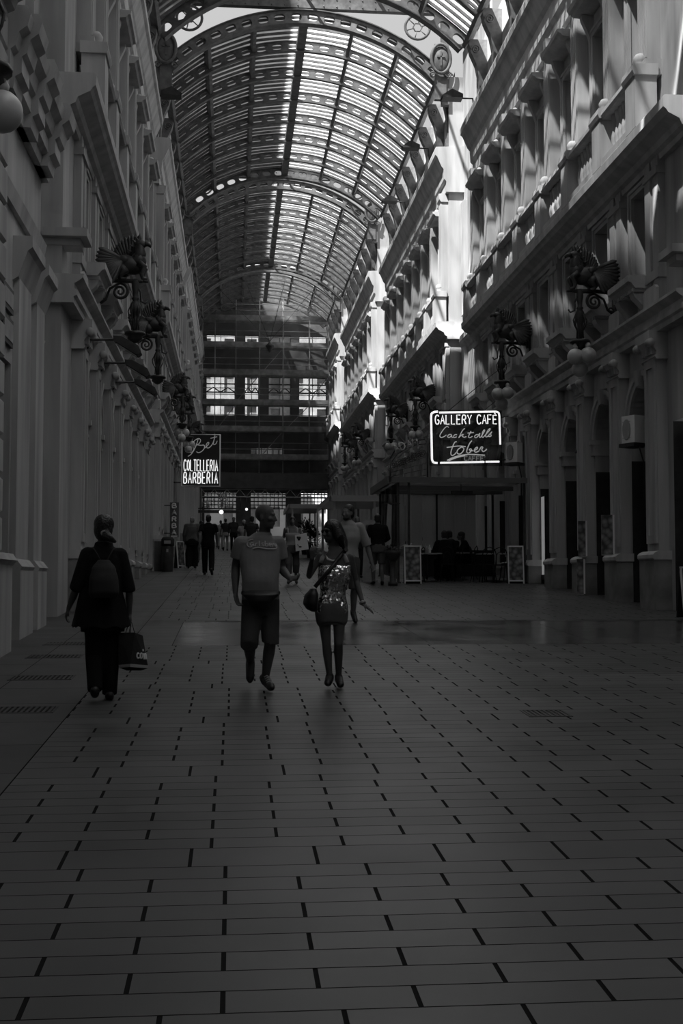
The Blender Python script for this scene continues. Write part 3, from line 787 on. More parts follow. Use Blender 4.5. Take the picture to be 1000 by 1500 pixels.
# ------------------------------------------------------------------ griffin wall lamps
def spiral(c, r, turns, n, start=0, sg=1, y=0):
    return [(c[0] + r * (1 - .88 * t / n) * cos(start + sg * 2 * pi * turns * t / n), y, c[1] + r * (1 - .88 * t / n) * sin(start + sg * 2 * pi * turns * t / n)) for t in range(n + 1)]
def griffin_meshes():
    G = {}; S = .9                       # stem stands S out from the wall
    m_ = MB()
    m_.tube([(.17, 0, .02), (.25, 0, .0), (.6, 0, .03), (S, 0, .02), (S + .14, 0, .02)], [.05, .045, .04, .05, .03], 8)
    m_.tube([(S, 0, -.05), (S - .12, 0, .04), (S - .3, 0, .05)] , .03, 6)
    m_.tube(spiral((S - .30, -.19), .17, 1.9, 44, pi / 2, -1), [.034 - .0004 * i for i in range(45)], 7)
    m_.tube([(S - .3, 0, -.02), (S - .5, 0, -.14), (S - .58, 0, -.36), (S - .66, 0, -.42)], .026, 6)
    m_.tube(spiral((S - .64, -.36), .07, 1.2, 20, -pi / 2, -1), .018, 6)
    m_.tube([(S + .02, 0, -.05), (S + .1, 0, -.2), (S + .11, 0, -.38), (S + .2, 0, -.42), (S + .24, 0, -.36)], .02, 6)
    m_.lathe([(.13, -.0), (.14, .03), (.05, .06)], (.2, 0, .02), 10, axis='x'); m_.box(.15, .19, -.12, .12, -.45, .35)
    m_.tube([(.17, 0, -.4), (S - .62, 0, -.38)], .022, 6)
    G['bracket'] = m_.mesh('bracket', M['iron'])
    m_ = MB()
    m_.lathe([(.05, .06), (.07, 0), (.075, -.1), (.05, -.22), (.045, -.3), (.075, -.33), (.05, -.36), (.085, -.42), (.105, -.52), (.1, -.6), (.06, -.66), (.055, -.74), (.075, -.78), (.05, -.84), (.05, -.92), (.04, -1.0)], (S, 0, 0), 14)
    for q in range(6):
        a = q * pi / 3; m_.tube([(S + .06 * cos(a), .06 * sin(a), -.4), (S + .14 * cos(a), .14 * sin(a), -.58), (S + .12 * cos(a), .12 * sin(a), -.68), (S + .06 * cos(a), .06 * sin(a), -.8), (S + .07 * cos(a), .07 * sin(a), -.95)], .014, 5)
    G['stem'] = m_.mesh('stem', M['iron'])
    m_ = MB(); m_.lathe([(.04, -.98), (.2, -1.0), (.21, -1.05), (.14, -1.08), (.15, -1.13), (.06, -1.2), (0, -1.22)], (S, 0, 0), 16)
    G['cap'] = m_.mesh('lamp_cap', M['iron'])
    for i, (du, dy, dz) in enumerate(((-.12, .13, -1.32), (.12, .06, -1.34), (-.02, -.12, -1.56))):
        m_ = MB(); m_.ball((S + du, dy, dz), .165, 20); m_.lathe([(.05, .15), (.06, .2), (.03, .26)], (S + du, dy, dz), 10)
        G['globe%d' % i] = m_.mesh('globe', M['globe'])
    # griffin: one body, facing the street
    m_ = MB()
    def blob(c, r, sc=(1, 1, 1), rot=0): m_.ball(c, r, 16, sc=sc, M4=Matrix.Rotation(rot, 4, 'Y'))
    b0 = S - .12
    blob((b0, 0, .34), .19, (1.45, .85, .95), .35)
    blob((b0 + .17, 0, .42), .16, (1, .9, 1.15)); blob((b0 - .2, 0, .28), .16, (1.1, .9, 1.0))
    m_.tube([(b0 + .16, 0, .45), (b0 + .22, 0, .58), (b0 + .20, 0, .68), (b0 + .19, 0, .74)], [.14, .11, .09, .085], 10)
    blob((b0 + .21, 0, .76), .095, (1.25, .85, .95))
    m_.tube([(b0 + .27, 0, .77), (b0 + .36, 0, .765), (b0 + .41, 0, .72), (b0 + .405, 0, .69)], [.06, .045, .025, .005], 8)
    for s in (-1, 1):
        m_.tube([(b0 + .16, s * .05, .82), (b0 + .10, s * .07, .92)], [.03, .006], 6)
        m_.tube([(b0 + .18, s * .11, .36), (b0 + .30, s * .12, .28), (b0 + .24, s * .11, .14), (b0 + .27, s * .11, .05), (b0 + .36, s * .11, .04)], [.08, .06, .045, .035, .025], 8)
        m_.tube([(b0 - .2, s * .1, .28), (b0 - .08, s * .13, .18), (b0 - .2, s * .12, .1), (b0 - .14, s * .12, .04), (b0 - .05, s * .12, .03)], [.12, .09, .06, .04, .025], 8)
    m_.tube([(b0 - .34, 0, .26), (b0 - .46, 0, .2), (b0 - .52, 0, .32), (b0 - .44, 0, .42), (b0 - .4, 0, .36)], [.05, .04, .035, .03, .04], 8)
    for t in range(4): m_.tube([(b0 + .12 - .05 * t, 0, .78 - .09 * t), (b0 + .04 - .05 * t, 0, .86 - .1 * t)], [.035, .008], 5)
    G['griffin'] = m_.mesh('griffin', M['iron'])
    def wing(name, sg, root, up):
        """feathered blade: a fan of overlapping quills that share a leading edge, thick at the root"""
        m_ = MB(); n = 11
        for f in range(n):
            q = f / (n - 1.)
            if up: ang = RAD(82 + 48 * q); ln = .60 - .30 * q * q; st = root + Vector((-.26 * q, 0, -.02 - .06 * q))
            else: ang = RAD(158 + 92 * q); ln = .50 - .06 * abs(q - .5) + .04 * q; st = root + Vector((-.02, 0, -.05 * q))
            d = Vector((cos(ang), 0, sin(ang))); tip = st + d * ln + Vector((0, sg * (.10 if up else .14), 0)); mid = st.lerp(tip, .55) + Vector((0, sg * .02, 0))
            wd = .05 if up else .062
            sd = Vector((-d.z, 0, d.x))
            o = []
            for p, w in ((st, .035), (mid, wd), (st.lerp(tip, .85), wd * .9), (tip, .012)):
                for e, t in ((-1, 0), (0, .018), (1, 0), (0, -.018)): o.append(p + sd * w * e + Vector((0, t + .004 * f * sg, 0)))
            fs = [(i * 4 + k, i * 4 + (k + 1) % 4, (i + 1) * 4 + (k + 1) % 4, (i + 1) * 4 + k) for i in range(3) for k in range(4)] + [(3, 2, 1, 0), (12, 13, 14, 15)]
            m_.add(o, fs, 0, True)
        m_.ball(root, .085, 12, sc=(1.2, .6, 1.0))
        G[name] = m_.mesh('wing', M['iron'])
    for sg, t in ((-1, 'm'), (1, 'p')):
        wing('up_' + t, sg, Vector((b0 + .10, sg * .10, .46)), True); wing('fan_' + t, sg, Vector((b0 - .12, sg * .13, .42)), False)
    return G
G = griffin_meshes()
def griffin_lamp(side, y, globes, label):
    k = 1 + (y - 21.1) / PERIOD
    z = CAMH + 5.9 + SLOPE * (y - 23.65)
    o = thing('griffin_lamp', label, 'wall lamp', (WR if side == 'right' else WL, y, z), pi if side == 'right' else 0, 'griffin wall lamps')
    link('bracket', G['bracket'], o); link('stem', G['stem'], o); link('lamp_cap', G['cap'], o)
    g = link('griffin', G['griffin'], o); near, far = ('p', 'm') if side == 'right' else ('m', 'p'); link('wing', G['fan_' + near], g); link('wing', G['up_' + far], g)
    for i in range(globes): link('globe', G['globe%d' % i], o)
    return o
ordn = ['nearest', 'second', 'third', 'fourth', 'fifth', 'sixth']
for side in ('right', 'left'):
    n = 0
    for k in (1, 2, 3):
        for i in (1, 4):
            y = Y0(k) + .17 + i * 2 * HW
            gl = 0 if side == 'left' and k == 1 else 3
            extra = 'with no globes' if gl == 0 else 'with three opal globes'
            griffin_lamp(side, y, gl, ('black cast-iron griffin lamp %s, %s along the sunlit facade from the front' if side == 'right' else 'cast-iron griffin lamp %s, %s beyond the rusticated pier on the shaded facade') % (extra, ordn[n] if side == 'right' or n else 'first'))
            n += 1
griffin_lamp('left', 9.3, 3, 'black griffin lamp cut by the picture edge, on the rusticated pier of the shaded side').location.z = CAMH + 5.0

# ------------------------------------------------------------------ floodlights
def flood(label, loc, rz, arm, grp, tilt=.55):
    o = thing('floodlight', label, 'floodlight', loc, rz, grp)
    m_ = MB(); m_.tube([(-.06, 0, 0), (arm, 0, .02)], .022, 8); m_.box(-.06, .0, -.06, .06, -.1, .1); m_.tube([(0, 0, -.3), (.12, 0, -.2), (.2, 0, 0)], .014, 6); m_.box(-.07, 0, -.03, .03, -.34, 0); m_.build('arm', M['iron'], o)
    R_ = Matrix.Translation((arm, 0, 0)) @ Matrix.Rotation(tilt, 4, 'Y')
    m_ = MB(); m_.prism([(0, -.02), (.5, -.02), (.52, .06), (.42, .13), (.08, .11), (-.05, .04)], lambda p, t: R_ @ Vector((p[0], t, p[1])), -.16, .16); m_.build('lamp_head', M['iron'], o)
    m_ = MB(); m_.box(.05, .48, -.14, .14, -.04, -.015, M4=R_); m_.build('lens', M['pane'], o)
    return o
for i, w_ in enumerate(('first', 'second', 'third')):
    flood('dark floodlight on a thin wall arm, %s along the left arcade' % w_, (WL + .1, 21.5 + 2.3 * i, CAMH + 4.3), 0, .62, 'wall floodlights')
def hood(label, loc, rz):
    o = thing('floodlight', label, 'floodlight', loc, rz, 'cornice floodlights')
    m_ = MB(); m_.prism([(-.1, 0), (.55, .0), (.58, .06), (.25, .28), (-.1, .12)], lambda p, t: (p[0], t, p[1]), -.2, .2); m_.build('lamp_head', M['iron'], o)
    m_ = MB(); m_.tube([(-.05, 0, .05), (-.45, 0, .05), (-.5, 0, -.4)], .03, 6); m_.build('arm', M['iron'], o)
for s_, px, py, Y, t_ in (('right', 672, 146, 37.4, 'nearest on the sunlit side'), ('right', 610, 218.8, 44.7, 'second on the sunlit side'), ('right', 578, 297, 51, 'third on the sunlit side'), ('left', 240, 142, 37.5, 'on the shaded side')):
    p = at(px, py, Y); hood('small dark wedge floodlight above the cornice, %s' % t_, p, pi if s_ == 'right' else 0)

# ------------------------------------------------------------------ neon signs
M['smoked'] = glass_mat('smoked_acrylic', .7, .08, .2); M['neonb'] = mat('bright_neon_tube', .9, .4, .2, emit=.85)
M['neonm'] = mat('dim_neon_tube', .6, .4, .2, emit=.22)
M['neonq'] = mat('faint_neon_tube', .5, .4, .3, emit=.10); M['neond'] = mat('unlit_tube_with_glow', .45, .4, .3, emit=.06)  # the unlit tubes carry a slight glow put into their material
CAPS = {  # single-stroke capitals on a 0..1 grid
 'A': [[(0, 0), (.5, 1), (1, 0)], [(.2, .38), (.8, .38)]], 'B': [[(0, 0), (0, 1), (.65, 1), (.85, .88), (.85, .65), (.6, .54), (0, .54)], [(.6, .54), (.95, .42), (.95, .14), (.7, 0), (0, 0)]],
 'C': [[(.95, .82), (.75, 1), (.3, 1), (.03, .75), (.03, .25), (.3, 0), (.75, 0), (.95, .18)]], 'D': [[(0, 0), (0, 1), (.55, 1), (.95, .7), (.95, .3), (.55, 0), (0, 0)]],
 'E': [[(.9, 1), (0, 1), (0, 0), (.9, 0)], [(0, .52), (.75, .52)]], 'F': [[(.9, 1), (0, 1), (0, 0)], [(0, .52), (.72, .52)]],
 'G': [[(.92, .84), (.72, 1), (.3, 1), (.03, .75), (.03, .25), (.3, 0), (.75, 0), (.95, .2), (.95, .46), (.55, .46)]], 'H': [[(0, 0), (0, 1)], [(1, 0), (1, 1)], [(0, .5), (1, .5)]],
 'I': [[(.5, 0), (.5, 1)]], 'L': [[(0, 1), (0, 0), (.85, 0)]], 'M': [[(0, 0), (.1, 1), (.5, .3), (.9, 1), (1, 0)]], 'N': [[(0, 0), (0, 1), (1, 0), (1, 1)]],
 'O': [[(.5, 1), (.1, .8), (.02, .5), (.1, .2), (.5, 0), (.9, .2), (.98, .5), (.9, .8), (.5, 1)]], 'P': [[(0, 0), (0, 1), (.7, 1), (.95, .85), (.95, .6), (.7, .46), (0, .46)]],
 'R': [[(0, 0), (0, 1), (.7, 1), (.92, .85), (.92, .62), (.68, .5), (0, .5)], [(.5, .5), (.98, 0)]], 'S': [[(.92, .85), (.7, 1), (.25, 1), (.06, .82), (.12, .6), (.88, .4), (.94, .18), (.72, 0), (.25, 0), (.04, .16)]],
 'T': [[(0, 1), (1, 1)], [(.5, 1), (.5, 0)]], 'Y': [[(0, 1), (.5, .5), (1, 1)], [(.5, .5), (.5, 0)]], 'È': [[(.9, .95), (0, .95), (0, 0), (.9, 0)], [(0, .5), (.75, .5)], [(.35, 1.22), (.62, 1.06)]], "'": [[(.4, 1), (.3, .75)]], ' ': []}
def smooth(pts, it=2):
    for _ in range(it):
        q = [pts[0]]
        for a, b in zip(pts[:-1], pts[1:]):
            q += [tuple(.75 * x + .25 * y for x, y in zip(a, b)), tuple(.25 * x + .75 * y for x, y in zip(a, b))]
        pts = q + [pts[-1]]
    return pts
def stroke_text(txt, x0, z0, w, h, gap=.25, y=0.):
    """strokes of txt in a box of width w, height h with lower left corner (x0, z0)"""
    wid = {'I': .35, "'": .3, ' ': .55, 'M': 1.15}
    tot = sum(wid.get(c, .8) for c in txt) + gap * (len(txt) - 1); sx = w / tot; x = x0; out = []
    for c in txt:
        cw = wid.get(c, .8)
        for st in CAPS[c]:
            r = [(x + p[0] * cw * sx, y, z0 + p[1] * h) for p in st]
            out.append(smooth(r, 2) if c in 'CGOSBDPR' else r)
        x += (cw + gap) * sx
    return out
def tubes(strokes, r, name, m_, parent, n=6):
    b = MB()
    for s_ in strokes: b.tube(s_, r, n)
    return b.build(name, m_, parent)
# --- cafe sign, hung across the arcade at Y = 33
YG = 33.0
o0 = at(631, 680, YG); o1 = at(733, 603, YG); Wd, Hd = o1.x - o0.x, o1.z - o0.z
gs = thing('neon_sign', 'neon sign with rounded lit outline reading GALLERY CAFÈ, above the cafe canopy', 'sign', (o0.x, YG, o0.z))
def gp(px, py): return ((px - 631) / 102. * Wd, -.05, (680 - py) / 77. * Hd)
bd = MB(); bd.box(-.03, Wd + .03, .0, .06, -.03, Hd + .03); bd.build('backing', M['smoked'], gs)
tubes([[gp(641, 604.5)] + [gp(*p) for p in smooth([(636, 605), (631.5, 607), (631, 612)], 2)] + [gp(632, 672)] + [gp(*p) for p in smooth([(632.2, 674), (634, 678), (640, 678.6)], 2)]], .030, 'neon_outline', M['neonb'], gs, 8)
tubes([[gp(643, 605.8), gp(724, 603.4)] + [gp(*p) for p in smooth([(726, 603.4), (730, 605), (730.5, 610)], 2)] + [gp(731.5, 651)], [gp(644, 678.2), gp(708, 676.2)], [gp(710, 676), gp(730, 675.6)]], .027, 'neon_outline', M['neonb'], gs, 8)
tubes([[(p[0], p[1], p[2] + (p[0] - .1) * .018) for p in s_] for s_ in stroke_text('GALLERY CAFÈ', gp(637, 0)[0], gp(0, 622.7)[2], (727 - 637) / 102. * Wd, 13 / 77. * Hd, .3, -.05)], .0155, 'lettering', M['neonb'], gs)
cock = [[(656.5, 627.5), (655, 625.3), (651.5, 627), (646, 634), (643, 639.5), (645, 642), (649, 641), (653, 638)],
        [(660.5, 637.5), (657, 637), (654.5, 640), (656, 642), (659.5, 640.5), (661, 637.5), (660.5, 641), (663, 641.5)],
        [(668.5, 637.5), (665.5, 637.2), (663, 640), (664.5, 642), (668, 640.5)],
        [(680, 628.5), (677, 630), (671, 642)], [(671.5, 641), (676, 637), (678.5, 637), (675, 639), (679, 641.5), (682, 640)],
        [(689, 632), (684.5, 640.5), (687, 642), (691, 639.5)], [(684, 635), (693, 634)],
        [(700, 637), (696, 637), (693.5, 640), (695.5, 642), (699, 640), (702.5, 633), (700.5, 641), (703, 641)],
        [(703, 640.5), (709.5, 631), (708, 629.5), (705.5, 634), (704.5, 640.5), (707, 641)],
        [(707, 640.5), (717.5, 629), (716.5, 627.5), (712.5, 632), (709.5, 640), (712.5, 640.5), (718, 634), (720, 632), (717, 636), (719, 638.5), (716, 640), (713, 639)]]
tubes([[gp(*p) for p in smooth(s_, 2)] for s_ in cock], .013, 'lettering', M['neonm'], gs)
tob = [[(668, 647.5), (665, 648), (661.5, 656), (659, 664), (660.5, 668), (665, 666), (667, 663)], [(653.5, 656), (657, 655.5), (664, 654.5), (672, 653.5), (681, 654.5)],
       [(675, 655), (669, 659), (668, 664), (672, 666), (677, 662), (679, 657), (675, 655)],
       [(690, 646), (687, 649), (683.5, 657), (682, 662.5), (685, 664.5), (690, 660), (688.5, 657), (685, 659.5), (692, 660.5)],
       [(694, 660), (698.5, 657), (698, 654.5), (694.5, 657), (693, 661), (696, 663), (701, 660)], [(701, 659), (704, 654), (706.5, 655.5), (704, 658), (706, 662), (710.5, 659.5), (711.5, 657.5)]]
tubes([[gp(*p) for p in smooth(s_, 2)] for s_ in tob], .015, 'lettering', M['neonm'], gs)
tubes([[gp(*p) for p in smooth([(654, 674.5), (663, 670), (675, 666.6), (690, 665.4), (709, 666.6)], 2)], [gp(*p) for p in smooth([(656, 675), (668, 670), (680, 667.5)], 2)]], .016, 'neon_underline', M['neonm'], gs)
tubes(stroke_text("CAFFE'", gp(679, 0)[0], gp(0, 674.5)[2], 31 / 102. * Wd, 6.5 / 77. * Hd, .25, -.05), .014, 'lettering', M['neond'], gs)
b = MB(); b.tube([(Wd, .03, Hd * .9), (WR - .1 - o0.x, .03, Hd * .9)], .025, 6); b.tube([(Wd, .03, Hd * .1), (WR - .1 - o0.x, .03, Hd * .1)], .025, 6)
for q in (.25, .75): b.tube([(Wd * q, .03, Hd), (Wd * q + 1.2, .03, Hd + 1.0), (WR + .1 - o0.x, .03, Hd + 1.6)], .012, 5)
b.build('bracket', M['iron'], gs)
# --- barber and cutlery sign
YB = 54.0
o0b = at(265, 713, YB); o1b = at(323, 636, YB); Wb, Hb = o1b.x - o0b.x, o1b.z - o0b.z
bs = thing('neon_sign', 'square hanging neon sign reading Bet COLTELLERIA BARBERIA on the left side', 'sign', (o0b.x, YB, o0b.z))
def bp(px, py): return ((px - 265) / 58. * Wb, -.05, (713 - py) / 77. * Hb)
bd = MB(); bd.box(0, Wb, 0, .05, 0, Hb); bd.build('backing', mat('dark_sign_board', .022, .4, .3), bs)
fr_ = MB(); fr_.tube([bp(266, 637), bp(322.3, 637), bp(322.3, 712), bp(266, 712)], .035, 6, closed=True); fr_.build('frame', M['neond'], bs)
tubes([[(p[0], p[1], p[2]) for p in s_] for s_ in stroke_text('COLTELLERIA', bp(269, 0)[0], bp(0, 690)[2], 50 / 58. * Wb, 16 / 77. * Hb, .3, -.06)], .021, 'lettering', M['neonb'], bs)
tubes(stroke_text('BARBERIA', bp(269, 0)[0], bp(0, 708)[2], 50 / 58. * Wb, 16 / 77. * Hb, .42, -.06), .024, 'lettering', M['neonb'], bs)
bet = [[(273, 658), (275, 653), (280, 651), (284, 655), (283, 661), (279, 664), (276, 661), (278, 655), (285, 645), (291, 642.5), (294, 645), (292, 650), (287, 652.5)], [(290, 643), (288, 650), (285, 658), (280, 666), (275, 669)],
       [(288, 652), (294, 653), (299, 652), (299.5, 657), (295, 662), (290, 664), (287.5, 662)], [(299, 657), (305, 652), (306, 648), (303, 649), (301, 654), (304, 657.5), (309, 654), (313, 647), (314.5, 638)], [(308, 642.5), (318, 640)], [(313, 646), (312, 652), (316, 651), (318, 646)]]
tubes([[bp(*p) for p in smooth(s_, 2)] for s_ in bet], .020, 'lettering', M['neonq'], bs)
b = MB(); b.tube([(0, .03, Hb - .1), (WL + .1 - o0b.x, .03, Hb - .1)], .03, 6); b.tube([(0, .03, .2), (WL + .1 - o0b.x, .03, .2)], .03, 6); b.build('bracket', M['iron'], bs)
# --- vertical barber sign
YV = 47.0; q0 = at(248.5, 787, YV); q1 = at(262, 736, YV); Wv, Hv = q1.x - q0.x, q1.z - q0.z
vs_ = thing('projecting_sign', 'narrow vertical grey board reading BARBA beside the left arcade above the litter bin', 'sign', (q0.x, YV, q0.z))
b = MB(); b.box(0, Wv, 0, .08, 0, Hv); b.box(-.25, .0, .02, .06, Hv * .9, Hv * .93); b.box(-.25, .0, .02, .06, Hv * .1, Hv * .13); b.build('board', mat('sign_grey', .10, .6, .3), vs_)
for i, c in enumerate('BARBA'):
    tubes(stroke_text(c, Wv * .25, Hv * (.84 - i * .19), Wv * .45, Hv * .125, .2, -.02), .028, 'lettering', M['white'], vs_)
b = MB(); b.box(Wv * .15, Wv * .85, -.015, 0, Hv * .01, Hv * .05); b.build('emblem', M['white'], vs_)
# --- arched iron sign with flat letters
YA = 40.0
aw = thing('arch_sign', 'wrought iron arch sign with cut letters ADAM on an arc, behind the cafe', 'sign', at(605, 700, YA))
b0_ = at(605, 700, YA)
def ap(px, py): v = at(px, py, YA) - b0_; return (v.x, 0, v.z)
b = MB()
b.tube([ap(571, 672), ap(578, 660), ap(590, 652), ap(605, 646), ap(622, 643)], .022, 6); b.tube([ap(574, 676), ap(582, 665), ap(595, 657), ap(608, 652), ap(624, 650)], .016, 6)
for i in range(9):
    cx_, cz_ = 574 + 5.5 * i, 676 - 2.4 * i + (8 - i) * 0; b.tube([tuple(Vector(ap(cx_, cz_)) + Vector((.14 * (1 - t / 30) * cos(t * .5), 0, -.18 + .14 * (1 - t / 30) * sin(t * .5)))) for t in range(26)], .012, 5)
b.tube([ap(572, 672), ap(571, 716)], .03, 6); b.tube([ap(626, 640), ap(626, 716)], .03, 6)
for q in range(6): b.tube([ap(573, 680 + q * 6), ap(624, 660 + q * 9)], .01, 5)
b.build('ironwork', M['iron'], aw)
for c, px, py, r_ in (('A', 580, 657, .5), ('D', 589, 653.5, .35), ('A', 599, 650.5, .22), ('M', 607.5, 648, .12)):
    v = Vector(ap(px, py)); st = []
    for s_ in CAPS[c]:
        st.append([tuple(v + Matrix.Rotation(-r_, 3, 'Y') @ Vector(((p[0] - .5) * .17, -.03, (p[1] - .5) * .24))) for p in s_])
    tubes(st, .026, 'lettering', M['white'], aw)
# ------------------------------------------------------------------ people
M['skin'] = mat('skin', .12, .6, .3, noise=.08, nscale=8)
M['skin_dark'] = mat('shaded_skin', .07, .6, .3, noise=.08, nscale=8)  # darker copy of the skin; dim front light put into the colour
M['hair'] = mat('dark_hair', .012, .45, .4, noise=.5, nscale=30, bump=.6, bscale=60)
M['hair_grey'] = mat('grey_hair', .22, .6, .3, noise=.3, nscale=30)
def cloth(name, c, **k): return mat(name, c, .9, .12, noise=k.get('n', .12), nscale=6, bump=.5, bscale=k.get('b', 7))
M['tee'] = cloth('grey_tee', .17); M['shorts_c'] = cloth('khaki_shorts', .05); M['blackc'] = cloth('black_cloth', .008, b=5)
M['denim'] = cloth('denim', .085); M['pale'] = cloth('pale_cloth', .26); M['midc'] = cloth('mid_grey_cloth', .08); M['darkc'] = cloth('dark_cloth', .03)
M['knit'] = mat('pale_knit', .42, .8, .2); M['print'] = mat('pale_print', .33, .8, .2); M['shoe'] = mat('dark_shoe', .015, .5, .4); M['sole'] = mat('pale_sole', .3, .7, .3); M['leather'] = mat('black_bag', .01, .5, .4)
def sequin_mat():
    m = bpy.data.materials.new('sequins'); m.use_nodes = True; nt = m.node_tree; b = nt.nodes['Principled BSDF']; N = nt.nodes.new; L = nt.links.new
    tc = N('ShaderNodeTexCoord'); v = N('ShaderNodeTexVoronoi'); v.inputs['Scale'].default_value = 62
    L(tc.outputs['Object'], v.inputs['Vector'])
    g = N('ShaderNodeNewGeometry'); s = N('ShaderNodeVectorMath'); s.operation = 'SUBTRACT'; s.inputs[1].default_value = (.5, .5, .5)
    L(v.outputs['Color'], s.inputs[0]); k = N('ShaderNodeVectorMath'); k.operation = 'SCALE'; k.inputs['Scale'].default_value = .85; L(s.outputs[0], k.inputs[0])
    a = N('ShaderNodeVectorMath'); a.operation = 'ADD'; L(g.outputs['Normal'], a.inputs[0]); L(k.outputs[0], a.inputs[1])
    n = N('ShaderNodeVectorMath'); n.operation = 'NORMALIZE'; L(a.outputs[0], n.inputs[0]); L(n.outputs[0], b.inputs['Normal'])
    b.inputs['Base Color'].default_value = (.55, .55, .55, 1); b.inputs['Metallic'].default_value = .9; b.inputs['Roughness'].default_value = .12
    return m
M['sequin'] = sequin_mat()

def cap_tube(mb, pts, rad, n=12):
    """closed tapered limb with rounded ends"""
    pts = [Vector(p) for p in pts]
    d0 = (pts[0] - pts[1]).normalized(); d1 = (pts[-1] - pts[-2]).normalized()
    P = []; R_ = []
    for t in (80, 50, 20): P.append(pts[0] + d0 * rad[0] * math.sin(RAD(t))); R_.append(rad[0] * math.cos(RAD(t)))
    for i, (a, b) in enumerate(zip(pts[:-1], pts[1:])):
        for t in (0, .25, .5, .75):
            P.append(a.lerp(b, t)); R_.append(rad[i] * (1 - t) + rad[i + 1] * t)
    P.append(pts[-1]); R_.append(rad[-1])
    for t in (20, 50, 80): P.append(pts[-1] + d1 * rad[-1] * math.sin(RAD(t))); R_.append(rad[-1] * math.cos(RAD(t)))
    mb.tube(P, R_, n)
def loft(mb, secs, n=24, power=2.4):
    """secs: (centre, lateral unit vector, half width, half depth); horizontal super-ellipse sections"""
    vs = []; N = len(secs)
    for c, lat, hw, hd in secs:
        c = Vector(c); lat = Vector(lat).normalized(); fw = Vector((0, 0, 1)).cross(lat).normalized()
        for k in range(n):
            a = 2 * pi * k / n; ca, sa = cos(a), sin(a)
            vs.append(c + lat * hw * math.copysign(abs(ca) ** (2 / power), ca) + fw * hd * math.copysign(abs(sa) ** (2 / power), sa))
    fs = [(i * n + k, i * n + (k + 1) % n, (i + 1) * n + (k + 1) % n, (i + 1) * n + k) for i in range(N - 1) for k in range(n)]
    fs += [tuple(range(n - 1, -1, -1)), tuple((N - 1) * n + k for k in range(n))]
    mb.add(vs, fs, 0, True)
def interp(secs, m_=3):
    out = []
    for (a, b) in zip(secs[:-1], secs[1:]):
        for i in range(m_):
            t = i / m_; t2 = t * t * (3 - 2 * t)
            out.append((Vector(a[0]).lerp(Vector(b[0]), t), Vector(a[1]).lerp(Vector(b[1]), t), a[2] * (1 - t2) + b[2] * t2, a[3] * (1 - t2) + b[3] * t2))
    return out + [secs[-1]]
def fuse(mb, name, m_, vox, sm=4, parent=None, loc=(0, 0, 0)):
    """one continuous skin over everything in mb"""
    me = mb.rawmesh(name, m_); o = bpy.data.objects.new(name, me); COL.objects.link(o)
    md = o.modifiers.new('r', 'REMESH'); md.mode = 'VOXEL'; md.voxel_size = vox
    if sm: s_ = o.modifiers.new('s', 'SMOOTH'); s_.iterations = sm; s_.factor = .5
    dg = bpy.context.evaluated_depsgraph_get(); ev = o.evaluated_get(dg); me2 = bpy.data.meshes.new_from_object(ev)
    o.modifiers.clear(); o.data = me2; bpy.data.meshes.remove(me)
    me2.materials.clear(); me2.materials.append(m_); me2.name = name
    me2.polygons.foreach_set('use_smooth', [True] * len(me2.polygons))
    o.location = loc
    if parent is not None: o.parent = parent
    return o
def hand(mb, w_, d, pl, s=1., curl=.35, spread=.16, thumb=1):
    """palm and five fingers from the wrist w_ along d; pl points out of the palm"""
    w_ = Vector(w_); d = Vector(d).normalized(); pl = Vector(pl); pl = (pl - d * pl.dot(d)).normalized(); sd = d.cross(pl) * thumb
    pc = w_ + d * .05 * s
    for t in (-1.2, -.4, .4, 1.2):
        cap_tube(mb, [w_ + sd * t * .011 * s, w_ + d * .088 * s + sd * t * .019 * s], [.015 * s, .0135 * s], 8)
    for i, (t, ln) in enumerate(((1.5, .068), (.5, .078), (-.5, .072), (-1.5, .056))):
        b = w_ + d * .088 * s + sd * t * .0175 * s; dd = (d + sd * spread * t).normalized(); p = [b]; a = 0
        for j, f in enumerate((.45, .3, .25)):
            a += curl * (1 + .25 * j) * (1 + .12 * i); p.append(p[-1] + (dd * cos(a) + pl * sin(a)) * ln * s * f)
        cap_tube(mb, p, [.0098 * s, .009 * s, .0082 * s, .007 * s], 8)
    b = w_ + d * .022 * s + sd * .022 * s
    cap_tube(mb, [b, b + (d * .7 + sd * .75 + pl * .25).normalized() * .036 * s, b + (d * .9 + sd * .62 + pl * .45).normalized() * .07 * s], [.0135 * s, .011 * s, .008 * s], 8)
